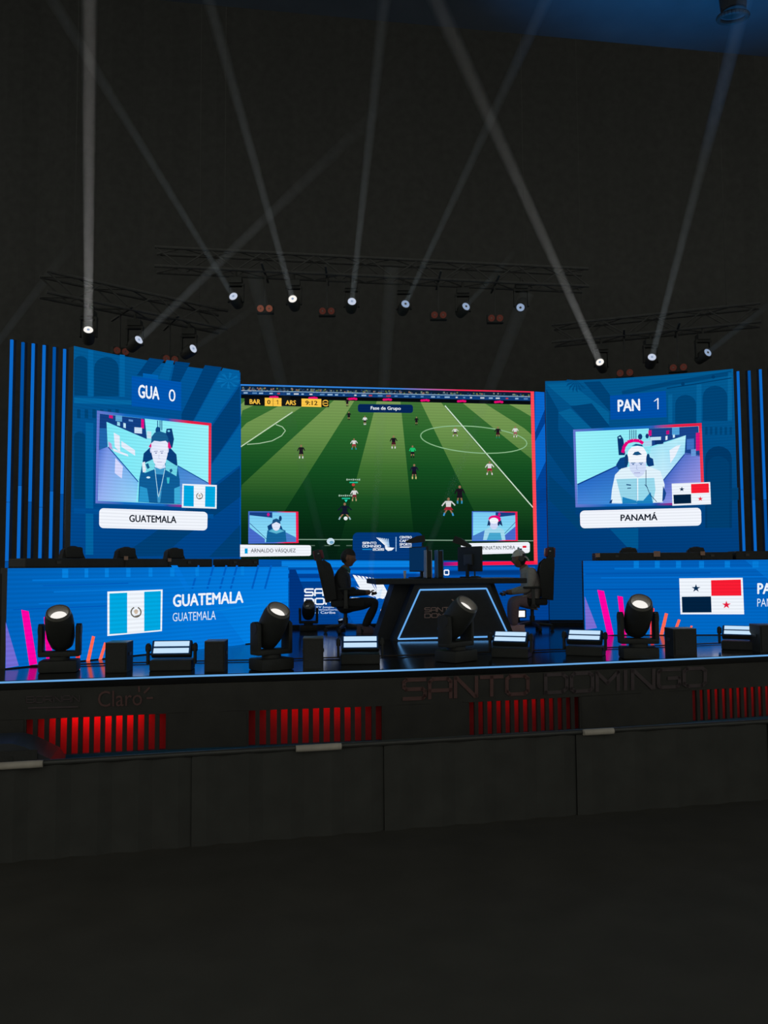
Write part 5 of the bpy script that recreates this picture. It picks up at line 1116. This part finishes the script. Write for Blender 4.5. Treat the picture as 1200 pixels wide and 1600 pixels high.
# blinders
trm = mat('black_truss_paint', (0.078, 0.078, 0.076), 0.9, spec=.1)
amber = emis('amber_lamp', S(108, 62, 48), 1.0); amber_d = emis('amber_lamp_dim', S(66, 34, 28), 1.0)
def blinder(label, a, b, z, r, m_, ):
    p, q = F(*a, z), F(*b, z); c = (p + q) / 2; d = q - p; t = thing('blinder_lamp', label, 'stage lamp', c, math.atan2(d.y, d.x), 'twin amber blinder lamps'); L = d.length
    k = r * c.y / FPX
    MB().box((0, .07, 0), (L + 2.6 * k, .12, 2.7 * k), ch=.012).build('housing', BLK, t)
    for s_ in (-1, 1):
        T = Matrix.Translation((s_ * L / 2, 0, 0)) @ Matrix.Rotation(PI / 2, 4, 'X')
        cup = MB().lathe([(k * 1.05, -.01), (k * 1.05, .012), (k * .95, .012), (k * .5, -.008), (.002, -.009)], 18, T, False).build('reflector', m_, t, True); sub(MB().lathe([(.012, -.005), (.012, .006), (.002, .008)], 10, T, False).build('bulb', ringm, t, True), cup)
    MB().cyl((0, .07, 1.3 * k), (0, .07, (6.43 if z > 5.5 else 5.63) - z), .015).box((0, .0, (6.43 if z > 5.5 else 5.63) - z), (.03, .9, .03)).build('hanger', trm, t)
for a, b, z, m_, lab in (((407, 482), (420.5, 482), 5.85, amber, 'amber twin blinder between the first two lamps of the upper row'), ((504, 486), (517.5, 486), 5.85, amber_d, 'amber twin blinder between the second and third lamps of the upper row'), ((679, 492), (692.5, 492), 5.85, amber_d, 'amber twin blinder right of the fourth lamp of the upper row'),
                         ((768, 497), (781, 497), 5.85, amber_d, 'nearly dark twin blinder at the right of the upper row'), ((183, 547.5), (196, 549.5), 5.05, amber_d, 'dim twin blinder on the left screen top edge, outer one'), ((260, 560), (273, 561.5), 5.05, amber_d, 'dim twin blinder on the left screen top edge, inner one'),
                         ((969, 583), (984, 582), 5.0, amber_d, 'dim twin blinder on the right screen top edge, inner one'), ((1052, 574.5), (1068, 573.5), 5.0, amber_d, 'dim twin blinder on the right screen top edge, outer one')): blinder(lab, a, b, z, 5.0, m_)
def truss(label, p, q, z, ext):
    p, q = Vector((p.x, p.y, z)), Vector((q.x, q.y, z)); d = (q - p).normalized(); p -= d * ext; q += d * ext; L = (q - p).length
    t = thing('truss', label, 'truss', p, math.atan2(d.y, d.x)); r = .15
    for y in (.0, 2 * r):
        for zz in (.0, 2 * r): MB().cyl((0, y, zz), (L, y, zz), .025, None, 10).build('chord', trm, t, True)
    n_ = int(L / .4); m = MB()
    for k in range(n_):
        x0, x1 = L * k / n_, L * (k + 1) / n_; z0, z1 = (0, 2 * r) if k % 2 else (2 * r, 0)
        for y in (0, 2 * r): m.cyl((x0, y, z0), (x1, y, z1), .012, None, 6)
        for zz in (0, 2 * r): m.cyl((x0, 0 if k % 2 else 2 * r, zz), (x1, 2 * r if k % 2 else 0, zz), .012, None, 6)
    m.build('lattice', trm, t)['kind'] = 'stuff'
    for x in (L * .15, L * .85): MB().cyl((x, r, 2 * r), (x, r, 17 - z), .006, None, 6).build('hanging_cable', mat('black_steel_cable', (.06, .06, .058), .9, spec=.05), t)
truss('black truss carrying the upper middle row of lamps', F(364, 462, CZ), F(813, 481, CZ), CZ + .42, 1.2)
truss('black truss above the left screen', F(138, 514, SZ), F(303, 544, SZ), SZ + .42, .6)
truss('black truss above the right screen', F(937, 565, SZ), F(1107, 550, SZ), SZ + .42, .8)
# three faint shafts in front of the football picture, from small lamps behind the desk
for a, b, lab, lab2 in (((533, 968), (397, 430), 'small floor beam lamp hidden behind the left player', 'faint light shaft crossing the left half of the football picture'), ((575, 968), (612, 420), 'small floor beam lamp hidden behind the left side of the game desk', 'faint light shaft crossing the middle of the football picture'), ((627, 968), (822, 460), 'small floor beam lamp hidden behind the game desk', 'faint light shaft crossing the right half of the football picture')):
    p = P(a[0], a[1], 13.15); p.z = max(p.z, ZS + .16); e = P(b[0], b[1], 11.6); d = (e - p).normalized(); t = thing('floor_beam_lamp', lab, 'stage lamp', (p.x, p.y, ZS)); Q = Matrix.Translation((0, 0, p.z - ZS)) @ d.to_track_quat('Z', 'Y').to_matrix().to_4x4()
    MB().box((0, 0, .02), (.14, .14, .04)).build('base', BLK, t); MB().lathe([(.04, -.11), (.055, -.08), (.055, .0), (.05, .005), (.045, -.005)], 16, Q).build('head', BLK, t, True); MB().lathe([(.043, -.003), (.002, 0)], 16, Q, False).build('lens', lens_s, t, True)
    ld = bpy.data.lights.new('beam', 'AREA'); ld.shape = 'DISK'; ld.energy = EN * .12; ld.size = .08; ld.spread = R(1.4); ld.color = (.75, .92, 1)
    lo = bpy.data.objects.new('beam', ld); COL.objects.link(lo); lo.parent = t; lo.rotation_mode = 'QUATERNION'; lo.rotation_quaternion = (-d).to_track_quat('Z', 'Y'); lo.location = Vector((0, 0, p.z - ZS)) + d * .02
    L = (e - p).length; T = Matrix.Translation(p + d * .03) @ d.to_track_quat('Z', 'Y').to_matrix().to_4x4()
    o = MB().lathe([(.043, 0), (.043 + L * math.tan(R(.7)), L)], 18, T).build('haze_shaft', HAZE, None, True); tag(o, lab2, 'light beam', 'pale light shafts in the haze', 'stuff')

# ------------------------------------------------------------------ ceiling: blue wash and its lamp, hanging fixture
fx = F(1145, -12, 8.0)
t = thing('ceiling_spotlight', 'dark round spotlight with a ring hanging from the blue lit ceiling', 'ceiling light', (fx.x, fx.y, 8.0))
MB().cyl((0, 0, -.22), (0, 0, 0), .13, .15, 20).build('can', BLK, t, True)
tor = MB(); TT = Matrix.Translation((0, .02, -.27)) @ Matrix.Rotation(R(12), 4, 'X')
tor.tube([TT @ Vector((.15 * math.cos(2 * PI * k / 28), .15 * math.sin(2 * PI * k / 28), 0)) for k in range(29)], .026, 8).build('ring', BLK, t, True)
for e in (-1, 1): MB().cyl((e * .13, 0, -.25), (e * .12, 0, -.15), .012).build('ring_bracket', BLK, t)
bl = bpy.data.lights.new('blue_wash', 'SPOT'); bl.energy = 1900; bl.color = (0.0, .32, 1.0); bl.spot_size = R(60); bl.spot_blend = 1.0; bl.shadow_soft_size = .1
bo = bpy.data.objects.new('blue_wash', bl); COL.objects.link(bo); bo.location = F(998, 1028, ZS) + Vector((0, -.25, .75)); tgt = F(1250, -260, 8.0)
bo.rotation_mode = 'QUATERNION'; bo.rotation_quaternion = (bo.location - tgt).to_track_quat('Z', 'Y')

# ------------------------------------------------------------------ in front of the stage
bt = [F(px, py, .57) for px, py in ((-150, 1204), (0, 1196), (300, 1178), (600, 1161), (900, 1144), (1200, 1127), (1350, 1119))]
t = thing('crowd_barrier', 'low black draped barrier running across the dark foreground', 'barrier', (bt[3].x, bt[3].y, 0))
for i, (a, b) in enumerate(zip(bt[:-1], bt[1:])):
    d = (b - a).normalized(); nn = Vector((d.y, -d.x, 0)); nn = nn if nn.y < 0 else -nn; N = 14; vs = []; fs = []
    for k in range(N + 1):
        q = a + (b - a) * (k / N) + nn * (.015 * math.sin(k * 2.1)); vs += [(q.x, q.y, .0), (q.x, q.y, .555), (q.x - nn.x * .03, q.y - nn.y * .03, .555), (q.x - nn.x * .03, q.y - nn.y * .03, 0)]
    for k in range(N):
        for j in range(4): fs.append((4 * k + j, 4 * k + 4 + j, 4 * k + 4 + (j + 1) % 4, 4 * k + (j + 1) % 4))
    MB().add(vs, fs).build('drape_panel', BARR, t, world=True)
    MB().cyl(a, b, .018, None, 10).build('top_rail', BLKM, t, True, world=True)
pale = mat('painted_highlight', (0.5, 0.45, 0.39), 0.8)  # highlights on the rail, painted as short pale wraps
for px, py, w_, lab in ((18, 1194, 90, 'painted pale highlight on the barrier rail at the left frame edge'), (498, 1166, 70, 'painted pale highlight on the middle of the barrier rail'), (935, 1141.5, 50, 'painted pale highlight on the right part of the barrier rail')):
    q = F(px, py, .578); k = q.y / FPX; d = (bt[4] - bt[2]).normalized(); t = thing('rail_highlight', lab, 'painted highlight', (q.x, q.y, .57), math.atan2(d.y, d.x), 'painted pale highlights on the barrier')
    MB().lathe([(.0215, -w_ * k / 2), (.0225, -w_ * k * .4), (.0225, w_ * k * .4), (.0215, w_ * k / 2)], 12, Matrix.Rotation(PI / 2, 4, 'Y')).build('highlight_wrap', pale, t, True)
# front-fill speaker with a rounded top at the far left
q = F(20, 1238, 0); t = thing('front_fill_speaker', 'dark wedge speaker with a perforated grille on the floor at the far left', 'speaker', (q.x, q.y, 0), R(12))
MB().prism([(-.75, 0), (.31, 0), (.32, .16), (.27, .24), (.08, .345), (-.02, .375), (-.75, .385)], 0, .45).build('cabinet', mat('dark_blue_black_paint', (.05, .055, .065), .35), t)
m = MB().box((-.25, -.006, .18), (.85, .012, .28)); m.build('grille', BLKF, t)
for i in range(4):
    for j in range(2): MB().cyl((-.62 + i * .2, -.016, .14 + j * .12), (-.62 + i * .2, -.01, .14 + j * .12), .02, None, 8).build('port', BLK, t)
